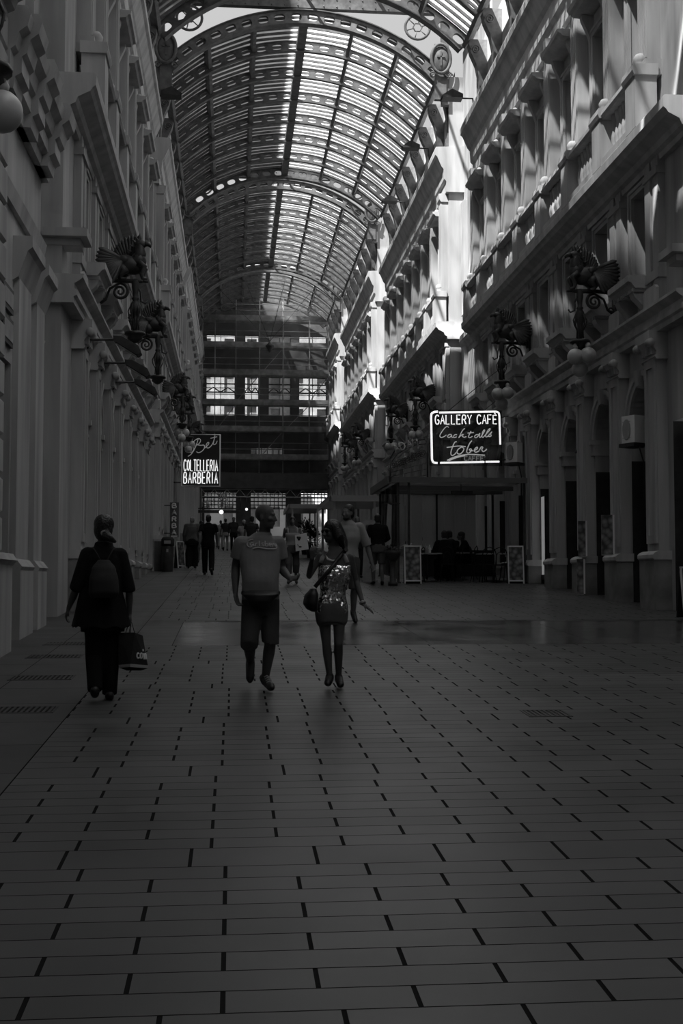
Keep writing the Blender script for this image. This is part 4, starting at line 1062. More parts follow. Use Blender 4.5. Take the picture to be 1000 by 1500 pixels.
def head(mb, c, yaw, s=1., pitch=0., nose=1.):
    """skull, jaw, nose, ears, brows, lips about the head centre c; yaw 0 looks along +x in the local frame"""
    Mx = Matrix.Translation(Vector(c)) @ Matrix.Rotation(yaw, 4, 'Z') @ Matrix.Rotation(pitch, 4, 'Y') @ Matrix.Scale(s, 4)
    def e(p, r, sc):
        mb.ball((0, 0, 0), 1, 18, M4=Mx @ Matrix.Translation(Vector(p)) @ Matrix.Diagonal((r * sc[0], r * sc[1], r * sc[2], 1)))
    e((-.012, 0, .035), .086, (1.12, .88, 1.02)); e((.022, 0, -.01), .070, (.98, .92, 1.25)); e((.03, 0, -.062), .048, (1.15, 1.12, .95))
    e((.062, 0, -.098), .021, (1, 1.15, .8)); e((.079, 0, .026), .022, (.8, 2.0, .55))
    cap_tube(mb, [Mx @ Vector((.090, 0, .018)), Mx @ Vector((.104, 0, -.012)), Mx @ Vector((.112, 0, -.03))], [.010 * s, .0115 * s * nose, .0135 * s * nose], 8)
    for q in (-1, 1):
        e((.098, q * .011, -.034), .0105, (1, 1, .8)); e((.066, q * .036, -.02), .026, (.9, 1, .9)); e((-.004, q * .078, -.012), .03, (.55, .22, 1.05))
        e((.071, q * .031, .004), .0115, (.8, 1.2, .9))
    e((.088, 0, -.058), .012, (.75, 1.9, .5)); e((.086, 0, -.070), .012, (.75, 1.6, .55))
def hair_cap(mb, c, yaw, s=1., full=1.08, low=.0, back=0., bun=False):
    Mx = Matrix.Translation(Vector(c)) @ Matrix.Rotation(yaw, 4, 'Z') @ Matrix.Scale(s, 4)
    def e(p, r, sc): mb.ball((0, 0, 0), 1, 18, M4=Mx @ Matrix.Translation(Vector(p)) @ Matrix.Diagonal((r * sc[0], r * sc[1], r * sc[2], 1)))
    e((-.022, 0, .052), .086 * full, (1.10, .93, .98)); e((-.050, 0, .0), .074 * full, (.85, 1.02, 1.25 + low))
    if back: e((-.055, 0, -.06 - back), .06 * full, (.8, 1.0, 1.2))

def person(label, base, J, H=1.75, build=1., heading=-pi / 2, hyaw=None, skin='skin', top=None, bottom=None, hair=None, shoes='shoe', vox=.014,
           shoe=True, hands=None, belly=0., female=False, hoff=0., top_len=.0, sleeve=.5, leg_cut=None, hpitch=0., group=None, loose=1.0, bloose=None):
    """J: joints in metres relative to base (x right, y along the street, z up). Body is one skinned mesh; clothes and hair are its children."""
    s = H / 1.75; b = build
    J = {k: Vector(v) for k, v in J.items()}
    fw = Vector((cos(heading), sin(heading), 0))
    lat_s = (J['sr'] - J['sl']).normalized(); lat_s.z *= .4; lat_h = (J['hr'] - J['hl']).normalized(); lat_h.z *= .4
    pel = (J['hl'] + J['hr']) / 2; nk = J['neck']; sm = (J['sl'] + J['sr']) / 2
    sw = (J['sr'] - J['sl']).length / 2
    def torso(extra=0., z0=-.12, belly=belly, w=1.):
        hipw = (.158 if not female else .165) * s * b; wst = (.142 if not female else .122) * s * b; chw = min(sw * .98, .175 * s * b)
        T = [(pel + Vector((0, 0, z0)), lat_h, hipw * .92 * w + extra, .105 * s * b + extra), (pel + Vector((0, 0, .02)), lat_h, hipw * w + extra, (.112 + belly * .4) * s * b + extra),
             (pel.lerp(sm, .36) + fw * belly * .5, lat_h.lerp(lat_s, .4), wst * w + extra + belly * .3, (.098 + belly) * s * b + extra),
             (pel.lerp(sm, .68) + fw * .01, lat_s, chw + extra, (.112 + (.018 if female else 0)) * s * b + extra),
             (pel.lerp(sm, .9), lat_s, chw * .98 + extra, .098 * s * b + extra), (sm + Vector((0, 0, .034 * s)), lat_s, chw * .74 + extra, .074 * s * b + extra), (sm.lerp(nk, .35) + Vector((0, 0, .046 * s)), lat_s, chw * .50 + extra * .6, .068 * s * b + extra * .5), (sm.lerp(nk, .75) + Vector((0, 0, .04 * s)), lat_s, .070 * s + extra * .5, .060 * s + extra * .5)]
        return interp(T, 4)
    mb = MB(); loft(mb, torso())
    cap_tube(mb, [sm.lerp(nk, .4), nk, J['head'] + Vector((0, 0, -.03 * s))], [.066 * s * b ** .5, .056 * s * b ** .5, .054 * s], 14)
    hy = heading if hyaw is None else hyaw
    head(mb, J['head'], hy, s * (1.0 if not female else .95), hpitch)
    A = (.052 * s * b, .046 * s * b, .040 * s * b, .026 * s) if not female else (.042 * s * b, .036 * s * b, .032 * s * b, .022 * s)
    for q in 'lr':
        S_, E_, W_ = J['s' + q], J['e' + q], J['w' + q]
        cap_tube(mb, [S_, S_.lerp(E_, .4), E_, E_.lerp(W_, .35), W_], [A[0], A[1] * 1.04, A[2], A[2] * 1.02, A[3]], 12)
        hd = (hands or {}).get(q, {}); d = Vector(hd.get('d', (W_ - E_))); pl = Vector(hd.get('p', fw * .3 + (pel - W_) * Vector((1, 1, 0)) * .5 + fw * .01))
        hand(mb, W_, d, pl, s * (1 if not female else .92), hd.get('curl', .32), hd.get('spread', .1), hd.get('thumb', 1 if q == 'l' else -1))
        Hp, K, An, To = J['h' + q], J['k' + q], J['a' + q], J['t' + q]
        L4 = (.088, .068, .053, .056, .036) if not female else (.086, .062, .048, .050, .031)
        L4 = [v * s * b ** .6 for v in L4]
        cap_tube(mb, [Hp, Hp.lerp(K, .5), K, K.lerp(An, .3) - fw * .012 * s, An], L4, 14)
        he = An - (To - An) * .32; 
        cap_tube(mb, [he + Vector((0, 0, -.035 * s)), An + Vector((0, 0, -.03 * s)), To], [.034 * s, .036 * s, .026 * s], 10)
    body = fuse(mb, 'person', M[skin], vox, 3, None, base)
    tag(body, label, 'person', group)
    if bottom:
        mb = MB(); m_, cut = bottom
        bl = bloose or loose; e = .016 * s * bl
        loft(mb, interp([(pel + Vector((0, 0, -.11 * s)), lat_h, .150 * s * b + e, .108 * s * b + e), (pel + Vector((0, 0, .02)), lat_h, .158 * s * b + e, (.112 + belly * .4) * s * b + e), (pel + Vector((0, 0, .10 * s)), lat_h, .146 * s * b + e, (.105 + belly * .6) * s * b + e)], 3))
        for q in 'lr':
            Hp, K, An = J['h' + q], J['k' + q], J['a' + q]
            if cut <= 1: e_ = Hp.lerp(K, cut); P_ = [Hp, Hp.lerp(e_, .5), e_]; R_ = [.098 * s * b ** .6, .088 * s * b ** .6, (.088 if not female else .080) * s * b ** .6 * bl]
            elif cut < 1.5: e_ = K.lerp(An, cut - 1); P_ = [Hp, Hp.lerp(K, .5), K, e_]; R_ = [v * s * b ** .6 for v in (.098, .09, .08, .084 * bl)]
            else: e_ = K.lerp(An, min(cut - 1, 1.)); P_ = [Hp, Hp.lerp(K, .5), K, K.lerp(e_, .5), e_ + (e_ - K).normalized() * .02]; R_ = [v * s * b ** .6 for v in (.098, .082, .07 * bl, .064 * bl, .058 * bl)]
            # straight cut hem: plain tube
            mb.tube(P_ if len(P_) < 4 else P_, R_, 18)
            cap_tube(mb, [Hp, Hp.lerp(K, .25)], [R_[0], R_[0] * .96], 14)
        fuse(mb, 'trousers' if cut > 1.5 else 'shorts', M[m_], max(vox, .011), 2, body)
    if top:
        mb = MB(); m_, kind = top; e = .014 * s * loose
        if kind == 'tank':
            T = torso(e, -.06 - top_len); T = [t for t in T if t[0].z < sm.z - .08 * s] 
            loft(mb, T)
        else:
            loft(mb, torso(e, -.05 - top_len, w=1. + .06 * (loose > 1.3)))
            for q in 'lr':
                S_, E_, W_ = J['s' + q], J['e' + q], J['w' + q]; x = A[0] + e
                cap_tube(mb, [S_ + (sm - S_) * .25, S_], [x * .98, x], 12)
                if sleeve <= 1: mb.tube([S_, S_.lerp(E_, sleeve * .5), S_.lerp(E_, sleeve)], [x, x * 1.04, x * 1.08], 16)
                else: mb.tube([S_, S_.lerp(E_, .5), E_, E_.lerp(W_, sleeve - 1)], [x, x * .97, x * .92, A[3] + .018 * s * loose], 16)
        nm = {'tee': 't_shirt', 'tank': 'tank_top', 'shirt': 'shirt', 'jumper': 'jumper', 'tunic': 'tunic'}[kind]
        fuse(mb, nm, M[m_], max(vox * .8, .009), 2, body)
    if hair:
        mb = MB(); m_, fn = hair; fn(mb, J['head'], hy, s); fuse(mb, 'hair', M[m_], max(vox * .7, .008), 2, body)
    if shoe:
        for q in 'lr':
            An, To = J['a' + q], J['t' + q]; f = (To - An); he = An - f * .34; mb = MB(); dn = Vector((0, 0, -.038 * s))
            f.normalize()
            cap_tube(mb, [he + dn * .9, An + dn * .85, To + dn * .1, To + f * .02], [.040 * s, .046 * s, .040 * s, .028 * s], 12)
            cap_tube(mb, [An + Vector((0, 0, -.01)), An + dn], [.043 * s, .044 * s], 12)
            fuse(mb, 'shoe', M[shoes], .010, 2, body)
    return body

def pxj(base, Y, d):
    """joint table from sight lines: name -> (px, py, dy)"""
    return {k: at(v[0], v[1], Y + v[2]) - Vector(base) for k, v in d.items()}
def std_pose(H, heading, stride=.3, swing=.25, lift='l', arm=None, sit=False, lean=0.):
    """walking joints for a figure of height H facing heading"""
    s = H / 1.75; F_ = Vector((cos(heading), sin(heading), 0)); L_ = Vector((-sin(heading), cos(heading), 0))
    def p(l, f, z): return L_ * l * s + F_ * f * s + Vector((0, 0, z * s))
    st = stride / 2
    a, b_ = (st, -st) if lift == 'r' else (-st, st)
    J = {'head': p(0, .03 + lean, 1.63), 'neck': p(0, .0 + lean * .8, 1.50), 'sl': p(.185, lean * .7, 1.43), 'sr': p(-.185, lean * .7, 1.43),
         'hl': p(.09, 0, .92), 'hr': p(-.09, 0, .92)}
    for q, sg, f in (('l', 1, a), ('r', -1, b_)):
        J['k' + q] = p(sg * .10, f * .55 + .06, .50); J['a' + q] = p(sg * .10, f, .09 + (.07 if f < 0 and stride > .2 else 0)); J['t' + q] = p(sg * .115, f + .15, .035 + (.0))
        J['e' + q] = p(sg * .24, -f * swing * 2 - .03, 1.14); J['w' + q] = p(sg * .255, -f * swing * 4 + .06, .89)
    if arm:
        for k, v in arm.items(): J[k] = p(*v)
    return J

# --- the man in the printed T-shirt
YM = 11.25; bM = at(380, 1009, YM); bM.z = gz(YM)
JM = pxj(bM, YM, {'head': (389, 757.5, -.02), 'neck': (387, 783, .03), 'sl': (408, 795, .05), 'sr': (352.5, 795.5, .0), 'el': (413, 834, .08), 'wl': (424, 847, -.16),
  'er': (345, 831, .06), 'wr': (344.5, 868, -.02), 'hl': (394, 884, 0), 'hr': (369, 884, 0), 'kl': (396, 940, -.06), 'al': (388.5, 992, .02), 'tl': (397, 1006, -.17),
  'kr': (365, 943, -.16), 'ar': (366.5, 968, .22), 'tr': (366, 994, .12)})
man = person('bald man in a grey printed T-shirt and knee-length shorts walking forward beside a woman', bM, JM, 1.74, 1.03, -pi / 2, -pi / 2 + 1.05, 'skin_dark', ('tee', 'tee'), ('shorts_c', 1.02), None, 'shoe', .0085,  # skin_dark: skin with the dim front light put into its colour
   hands={'r': dict(d=(.02, -.02, -.1), p=(.3, -.2, 0), curl=.32, thumb=1), 'l': dict(d=(.07, -.06, .0), p=(-.3, -.4, .5), curl=.42, thumb=1)}, belly=.04, loose=1.05, sleeve=.62, top_len=.03)
b = MB(); A_, T_ = JM['al'], JM['tl']
for q in (.25, .42, .58, .74):
    c = A_.lerp(T_, q) + Vector((0, -.012, .034 - .016 * q)); b.tube([c + Vector((-.028, 0, -.008)), c + Vector((0, -.004, .006)), c + Vector((.028, 0, -.008))], .007, 6)
b.build('shoe_laces', M['sole'], man)
# shirt print, laid on the cloth
def on_surface(strokes, target, r, name, m_, axis=Vector((0, 1, 0)), lift=.002):
    me = target.data; bv = BVHTree.FromPolygons([v.co for v in me.vertices], [p.vertices for p in me.polygons])
    mb = MB()
    for st in strokes:
        pts = []
        for p in st:
            h = bv.ray_cast(Vector((p[0], -1.0, p[2])), axis)
            if h[0] is not None: pts.append(h[0] + h[1] * lift)
        if len(pts) > 1: mb.tube(pts, r, 6)
    o = mb.build(name, m_, target); return o
def dense(st, q=4):
    out = []
    for a, b in zip(st[:-1], st[1:]):
        for i in range(q): out.append(tuple(x + (y - x) * i / q for x, y in zip(a, b)))
    return out + [st[-1]]
tee = [c for c in kids(man) if c.name.startswith('t_shirt')][0]
def lp(px, py): v = at(px, py, YM - .12) - bM; return (v.x, 0, v.z)
car = [[(371, 790.5), (366, 791), (361.5, 795), (362, 800), (366, 802.2), (370, 800.5)], [(371.5, 796), (367.5, 795.5), (366, 798.5), (368, 800), (371, 797), (371.5, 800.5)],
       [(374, 800.5), (374, 795.5), (374.2, 797), (377, 795.5)], [(379.5, 792), (379.5, 800), (381, 800.5)], [(386.5, 796), (383.5, 795.5), (383.2, 797.5), (386, 798.5), (386, 800.5), (382.8, 800)],
       [(388, 792), (388, 800.5), (391, 800.5), (392.5, 798.5), (391, 796.5), (388, 797)], [(394, 798.5), (397, 798), (396.5, 796), (394, 796), (393.5, 799.5), (397, 800.5)], [(398.5, 801), (398.5, 796.5), (398.6, 798), (401, 796.5)],
       [(405, 797.5), (402.5, 797), (401.8, 799.5), (404, 800.5), (405, 798), (405, 803), (402, 804)]]
on_surface([dense([lp(*p) for p in smooth(s_, 2)], 2) for s_ in car], tee, .0075, 'shirt_print', M['print'])
on_surface([dense([lp(*p) for p in smooth([(370, 804.2), (378, 801.8), (385, 803.4), (396, 804.8), (403, 804)], 2)], 3)], tee, .009, 'shirt_print', M['print'])
wb = MB(); 
def wv(px, py, dy): return at(px, py, YM + dy) - bM
loft_pts = [(wv(382, 866, -.13), (1, 0, 0), .165, .075), (wv(382, 871, -.17), (1, 0, 0), .17, .09), (wv(382, 880, -.18), (1, 0, 0), .12, .085), (wv(382, 890, -.16), (1, 0, 0), .065, .06), (wv(382, 895, -.14), (1, 0, 0), .03, .03)]
loft(wb, interp(loft_pts, 3)); bag = fuse(wb, 'bag', M['leather'], .008, 2)
wt = thing('waist_bag', 'black waist bag hanging at the front of the man in the printed T-shirt', 'bag', bM); bag.parent = wt
wb = MB(); pz = (JM['hl'] + JM['hr']) / 2 + Vector((0, 0, .10))
wb.tube([pz + Vector((.172 * cos(t * pi / 16), .15 * sin(t * pi / 16) - .015, 0)) for t in range(32)], .022, 8, closed=True, flat=.5); wb.build('belt', M['leather'], wt)

# --- the woman in the sequined top
YW = 11.35; bW = at(489, 1004, YW); bW.z = gz(YW)
JW = pxj(bW, YW, {'head': (485, 780, -.0), 'neck': (490, 804, .03), 'sl': (513, 816, .03), 'sr': (469, 815, -.02), 'el': (521.5, 851, .06), 'wl': (531.5, 885, -.04),
  'er': (452, 845, -.02), 'wr': (457, 818, -.22), 'hl': (497, 896, 0), 'hr': (474, 896, 0), 'kl': (495.5, 942, -.05), 'al': (496, 990, .06), 'tl': (498.5, 1002, -.12),
  'kr': (478, 944, -.02), 'ar': (482.5, 989, .0), 'tr': (480, 1000, -.14)})
def woman_hair(mb, c, hy, s):
    hair_cap(mb, c, hy, s, 1.07)
    v = lambda px, py, dy: at(px, py, YW + dy) - bW
    cap_tube(mb, [v(490, 772, .05), v(496.5, 784, .07), v(501.5, 795, .05), v(507, 806, .0)], [.07, .066, .055, .016], 14)
    cap_tube(mb, [v(490, 772, -.05), v(497, 786, -.07), v(503, 799, -.06)], [.05, .045, .015], 12)
woman = person('woman in sequined vest top and short shorts, one arm held out, beside the bald man', bW, JW, 1.60, .95, -pi / 2, -pi / 2 - .95, 'skin_dark', ('sequin', 'tank'), ('denim', .36), ('hair', woman_hair), 'shoe', .008,  # skin_dark: skin with the dim front light put into its colour
   hands={'l': dict(d=(.11, -.03, -.085), p=(-.2, .1, -.5), curl=.10, spread=.30, thumb=-1), 'r': dict(d=(.0, -.02, .1), p=(.2, .4, 0), curl=.5, thumb=-1)}, female=True, loose=1.1, top_len=.02)
tk = [c for c in kids(woman) if c.name.startswith('tank_top')][0]
mb = MB()
bvw = BVHTree.FromPolygons([v.co for v in woman.data.vertices], [p.vertices for p in woman.data.polygons])
def strap(pts, rad, name, m_, par, src=bvw, Y=YW, base=bW, flat=.45, lift=.004, y0=-.20):
    out = []
    for px, py in pts:
        q = at(px, py, Y - .1) - base; h = src.ray_cast(Vector((q.x, y0, q.z)), Vector((0, 1, 0)))
        out.append((h[0] + Vector((0, -lift, 0))) if h[0] is not None else q)
    b = MB(); b.tube(out, rad, 8); return b.build(name, m_, par)
strap([(470, 824), (472.5, 817), (475.5, 811), (477.5, 805)], .022, 'top_strap', M['knit'], woman)
strap([(509, 824), (506, 817), (503, 811)], .022, 'top_strap', M['knit'], woman)
strap([(476, 806), (477, 813), (480, 819), (486, 821.5), (494, 821), (500, 816)], .011, 'neckline', M['knit'], woman)
b = MB(); hw_ = JW['wl']; dv = (JW['wl'] - JW['el']).normalized()
for q in (-.012, .0): b.lathe([(.030, -.006), (.033, 0), (.030, .006)], (0, 0, 0), 14, M4=Matrix.Translation(hw_ + dv * (q - .01)) @ dv.to_track_quat('Z', 'Y').to_matrix().to_4x4())
b.build('bracelet', M['steel'], woman)
b = MB(); MxW = Matrix.Translation(JW['head']) @ Matrix.Rotation(-pi / 2 - .95, 4, 'Z') @ Matrix.Scale(.87, 4)
for q in (-1, 1): b.ball((0, 0, 0), 1, 12, M4=MxW @ Matrix.Translation((.092, q * .034, .012)) @ Matrix.Diagonal((.006, .03, .021, 1))); b.tube([MxW @ Vector((.09, q * .06, .014)), MxW @ Vector((.0, q * .084, .01))], .004, 6)
b.build('sunglasses', M['black'], woman)
sb = thing('shoulder_bag', 'black shoulder bag on a broad strap across the sequined vest top', 'bag', bW)
bag = MB()
v = lambda px, py, dy: at(px, py, YW + dy) - bW
loft(bag, interp([(v(459, 862, -.05), (1, 0, 0), .03, .07), (v(456, 872, -.05), (1, .2, 0), .06, .11), (v(454.5, 884, -.05), (1, .2, 0), .065, .12), (v(457, 892, -.05), (1, .2, 0), .05, .10), (v(460, 896, -.05), (1, 0, 0), .025, .07)], 3)); o = fuse(bag, 'pouch', M['leather'], .009, 2); o.parent = sb
bvt = BVHTree.FromPolygons([v_.co for v_ in tk.data.vertices], [p.vertices for p in tk.data.polygons])
class Both:
    def ray_cast(self, a, d):
        h1, h2 = bvt.ray_cast(a, d), bvw.ray_cast(a, d)
        if h1[0] is None: return h2
        if h2[0] is None: return h1
        return h1 if h1[3] < h2[3] else h2
pts = [(507 - (507 - 461) * t / 14, 805 + (860 - 805) * t / 14) for t in range(15)]
strap(pts, .021, 'strap', M['leather'], sb, Both(), lift=.012, y0=-.30)

# --- the woman in black on the left, seen from behind
YL = 10.65; bL = at(150, 1023, YL); bL.z = gz(YL)
JL = pxj(bL, YL, {'head': (153, 776, .03), 'neck': (152, 796, .0), 'sl': (128, 812, .0), 'sr': (176, 813, .0), 'el': (111, 864, -.03), 'wl': (100, 892, .06), 'er': (189, 866, .0), 'wr': (190, 898, .04),
  'hl': (138, 905, 0), 'hr': (163, 905, 0), 'kl': (138, 962, .02), 'al': (139, 1008, -.12), 'tl': (139, 1016, .06), 'kr': (162, 963, .06), 'ar': (160.5, 1014, .08), 'tr': (160.5, 1018, .24)})
def ponytail(mb, c, hy, s):
    hair_cap(mb, c, hy, s, 1.2, .1); w_ = lambda px, py, dy: at(px, py, YL + dy) - bL
    cap_tube(mb, [w_(155, 783, -.08), w_(160, 788, -.10), w_(168, 793, -.08)], [.04, .035, .018], 10)
lady = person('woman in black seen from behind, walking away along the left side with a carrier bag', bL, JL, 1.62, 1.12, pi / 2, pi / 2 - .15, 'skin_dark', ('blackc', 'tunic'), ('blackc', 2.0), ('hair', ponytail), 'shoe', .010,  # skin_dark: skin with the dim light put into its colour
   hands={'l': dict(d=(-.03, .02, -.1), p=(1, .3, 0), curl=.4, thumb=1), 'r': dict(d=(.01, .02, -.1), p=(-1, 0, 0), curl=.75, thumb=-1)}, female=True, loose=1.7, bloose=1.12, sleeve=1.02, top_len=.07)
b = MB(); w_ = lambda px, py, dy: at(px, py, YL + dy) - bL
b.tube([w_(152, 781, -.095) + Vector((.02 * cos(t * pi / 6), 0, .017 * sin(t * pi / 6))) for t in range(12)], .009, 6, closed=True); b.build('hair_tie', M['grey'], lady)
# skirt of the tunic
b = MB(); n_ = 32; ring = []
for z, hw, hd in ((862, .17, .135), (880, .20, .15), (900, .225, .17), (918, .252, .185)):
    c = w_(148.5, z, 0)
    ring.append([c + Vector((hw * cos(2 * pi * k / n_) * (1 + .03 * cos(k * 2.4)), hd * sin(2 * pi * k / n_) * (1 + .05 * cos(k * 2.4)), .012 * sin(k * 1.7))) for k in range(n_)])
vs_l = [p for r in ring for p in r]; b.add(vs_l, [(i * n_ + k, i * n_ + (k + 1) % n_, (i + 1) * n_ + (k + 1) % n_, (i + 1) * n_ + k) for i in range(3) for k in range(n_)], 0, True)
b.build('tunic_hem', M['blackc'], lady)
bp_ = thing('drawstring_backpack', 'black drawstring backpack on the back of the woman dressed in black', 'backpack', bL)
b = MB(); loft(b, interp([(w_(152, 820, -.17), (1, 0, 0), .05, .05), (w_(152, 832, -.20), (1, 0, 0), .10, .075), (w_(152, 850, -.22), (1, 0, 0), .125, .09), (w_(152, 868, -.22), (1, 0, 0), .13, .09), (w_(152, 876, -.21), (1, 0, 0), .11, .07)], 3))
o = fuse(b, 'sack', M['darkc'], .010, 2); o.parent = bp_
b = MB()
for e in (-1, 1): b.tube([w_(152 + e * 4, 822, -.18), w_(152 + e * 13, 806, -.13), w_(152 + e * 16, 802, -.02), w_(152 + e * 17, 806, .1)], .006, 6)
b.build('cord', M['darkc'], bp_)
# carrier bag in her right hand
cb = thing('carrier_bag', 'dark carrier bag with pale band and letters held by the woman in black', 'shopping bag', bL)
def cbp(px, py, dy): return at(px, py, YL + dy) - bL
b = MB()
f = [cbp(173.3, 926.5, -.02), cbp(197, 926.5, -.10), cbp(209, 931, .0), cbp(194, 928, .08)]
l = [cbp(173.5, 974, -.03), cbp(191, 972.5, -.13), cbp(216.5, 974.5, .0), cbp(196, 976, .12)]
g_ = [cbp(174.5, 978.2, -.03), cbp(190.5, 977, -.13), cbp(217, 979, .0), cbp(196, 980, .12)]
bt = [cbp(186, 982.2, -.02), cbp(191, 981.5, -.09), cbp(206, 982.2, .0), cbp(197, 982, .09)]
b.add(f + l, [t for i in range(4) for t in ((i, (i + 1) % 4, 4 + (i + 1) % 4), (i, 4 + (i + 1) % 4, 4 + i))]); o = b.build('bag_body', M['darkc'], cb)
b = MB(); b.add(l + g_, [(i, (i + 1) % 4, 4 + (i + 1) % 4, 4 + i) for i in range(4)]); b.build('pale_band', M['grey'], cb)
b = MB(); b.add(g_ + bt, [(i, (i + 1) % 4, 4 + (i + 1) % 4, 4 + i) for i in range(4)] + [(4, 5, 6, 7)]); b.build('bag_bottom', M['blackc'], cb)
hp = JL['wr'] + Vector((.0, .03, -.085))
b = MB(); b.tube([cbp(184, 926.8, -.06), cbp(189, 912, -.02), hp, cbp(193, 912, .0), cbp(197, 927, -.02)], .0035, 5); b.tube([cbp(189, 927, .04), hp + Vector((.01, .02, .005)), cbp(191, 927, .05)], .0035, 5); b.build('handle', M['darkc'], cb)
coin = [[(203.6, 957.5), (201.5, 956.2), (200.2, 960), (201.2, 964.5), (203.8, 963.5)], [(207, 956.5), (205.3, 958), (205.2, 963), (207, 964.8), (208.5, 962), (208.3, 957.5), (207, 956.5)], [(210.2, 957), (210.6, 966)], [(212.2, 966), (211.8, 957.5), (213.5, 957.5), (214.4, 966)]]
bvb = BVHTree.FromPolygons([v_.co for v_ in o.data.vertices], [p.vertices for p in o.data.polygons])
b = MB()
for st in coin + [[(209.3, 951), (209.6, 954)]]:
    q = []
    for p in dense([(x, 0, y) for x, y in smooth(st, 1)], 2):
        dr = (at(p[0], p[2], YL) - Vector((0, 0, CAMH))).normalized(); h = bvb.ray_cast(Vector((0, 0, CAMH)) - bL, dr)
        if h[0] is not None: q.append(h[0] - dr * .004)
    if len(q) > 1: b.tube(q, .0065, 6)
b.build('lettering', M['white'], cb)

# --- people further up the street
def walker(label, px, Y, H, heading, **k):
    x = xg(px, Y); base = Vector((x, Y, gz(Y))); pose = k.pop('pose', {})
    return person(label, base, std_pose(H, heading, **pose), H, heading=heading, vox=k.pop('vox', .018), **k)
short = ('hair', lambda mb, c, hy, s: hair_cap(mb, c, hy, s, 1.04))
AW, TO = pi / 2, -pi / 2
bearded = walker('bearded man in a pale open-collar shirt, partly behind the woman in the sequined top', 509, 18.6, 1.83, TO, hyaw=TO - .75, top=('pale', 'shirt'), bottom=('midc', 1.0), hair=short, sleeve=.95, build=1.0, vox=.012,
   pose=dict(arm={'el': (.30, -.02, 1.13), 'wl': (.36, .06, .88)}))
b = MB(); hd = Vector(std_pose(1.83, TO)['head'])
b.ball(hd + Matrix.Rotation(TO - .75, 3, 'Z') @ Vector((.045, 0, -.085)), .055, 14, sc=(.95, .95, .62)); b.build('beard', M['hair'], bearded)
b = MB(); nb_ = Vector(std_pose(1.83, TO)['neck'])
for e in (-1, 1): b.add([nb_ + Vector((e * .02, -.10, -.10)), nb_ + Vector((e * .10, -.06, -.02)), nb_ + Vector((e * .085, .03, .01)), nb_ + Vector((e * .05, -.07, .0))], [(0, 1, 2, 3)])
b.build('collar', M['pale'], bearded)
pj = std_pose(1.69, TO)
wtop = walker('woman in a white top and long skirt walking forward with a pale carrier bag', 428, 30.3, 1.69, TO, female=True, build=1.12, top=('pale', 'tank'), bottom=('midc', 1.55), hair=('hair', lambda mb, c, hy, s: hair_cap(mb, c, hy, s, 1.03)), loose=1.3, vox=.014,
   pose=dict(stride=.25, arm={'el': (.26, .02, 1.16), 'wl': (.17, .22, 1.06)}))
b = MB()
for e in (-1, 1): b.tube([Vector((e * .11, -.11, 1.24)), Vector((e * .12, -.07, 1.38)), Vector((e * .11, .0, 1.42)), Vector((e * .1, .09, 1.3))], .022, 8)
b.build('top_strap', M['pale'], wtop)
bx = xg(443, 30.0)
pb = thing('carrier_bag', 'pale printed carrier bag held at the hip of the woman in the white top', 'shopping bag', (bx, 30.0, gz(30) + .83))
b = MB(); b.add([(-.17, -.03, 0), (.15, -.05, .05), (.15, .06, .05), (-.17, .05, 0), (-.19, -.03, .40), (.10, -.05, .46), (.10, .04, .46), (-.19, .04, .40)], [(0, 1, 5, 4), (1, 2, 6, 5), (2, 3, 7, 6), (3, 0, 4, 7), (0, 3, 2, 1), (4, 5, 6, 7)])
b.build('bag_body', M['white'], pb)
b = MB(); b.ball((-.12, -.04, .34), .032, 10, sc=(1, .3, 1)); b.ball((-.075, -.042, .335), .032, 10, sc=(1, .3, 1)); b.ball((-.095, -.042, .305), .035, 10, sc=(1, .3, 1.2)); b.ball((-.06, -.045, .11), .03, 10, sc=(1.3, .3, .6)); b.tube([(-.13, -.036, .17), (-.10, -.038, .13)], .008, 5); b.build('print', M['darkc'], pb)
walker('man in a black jumper and shorts seen from behind beside the cafe screen', 553, 29.8, 1.76, AW, top=('blackc', 'jumper'), bottom=('midc', .95), hair=short, build=1.12, sleeve=1.8, vox=.014, pose=dict(stride=.2, lift='r', arm={'er': (-.27, .05, 1.16), 'wr': (-.2, .25, 1.08), 'el': (.27, .03, 1.16), 'wl': (.2, .26, 1.05)}))
b = MB(); c_ = bpy.data.objects; jb = std_pose(1.76, AW)
last = [o for o in bpy.data.objects if o.name.startswith('person')][-1]
b.tube([Vector((.085 * cos(t * pi / 8), .07 * sin(t * pi / 8), 1.475)) for t in range(16)], .02, 8, closed=True); b.build('white_collar', M['white'], [o for o in bpy.data.objects if o.get('label', '').startswith('man in a black jumper')][0])
walker('man all in black walking away down the middle of the arcade past the litter bin', 305, 35.2, 1.75, AW, top=('blackc', 'tee'), bottom=('blackc', 2.), hair=short, sleeve=.6, build=1.1, loose=1.2, vox=.014, pose=dict(stride=.45, lift='r'))
walker('stout balding man in a dark jacket walking away near the left arcade', 281, 40.2, 1.72, AW, top=('midc', 'jumper'), bottom=('blackc', 2.), hair=('hair_grey', lambda mb, c, hy, s: hair_cap(mb, c, hy, s, .98)), sleeve=1.9, build=1.35, loose=1.5, pose=dict(stride=.2))
walker('small woman in patterned grey clothes beside the stout balding man', 294, 45.5, 1.58, AW, female=True, top=('midc', 'tee'), bottom=('midc', 1.9), hair=short, hyaw=AW + .9, build=1.1, pose=dict(stride=.2))
walker('man in pale trousers and a dark top walking away in the distance', 330, 64.5, 1.72, AW, top=('darkc', 'tee'), bottom=('pale', 1.95), hair=short, pose=dict(stride=.3))
walker('woman in light clothes left of the distant man in pale trousers', 323, 67.5, 1.62, AW, female=True, top=('pale', 'tee'), bottom=('pale', 1.9), hair=short, pose=dict(stride=.3))
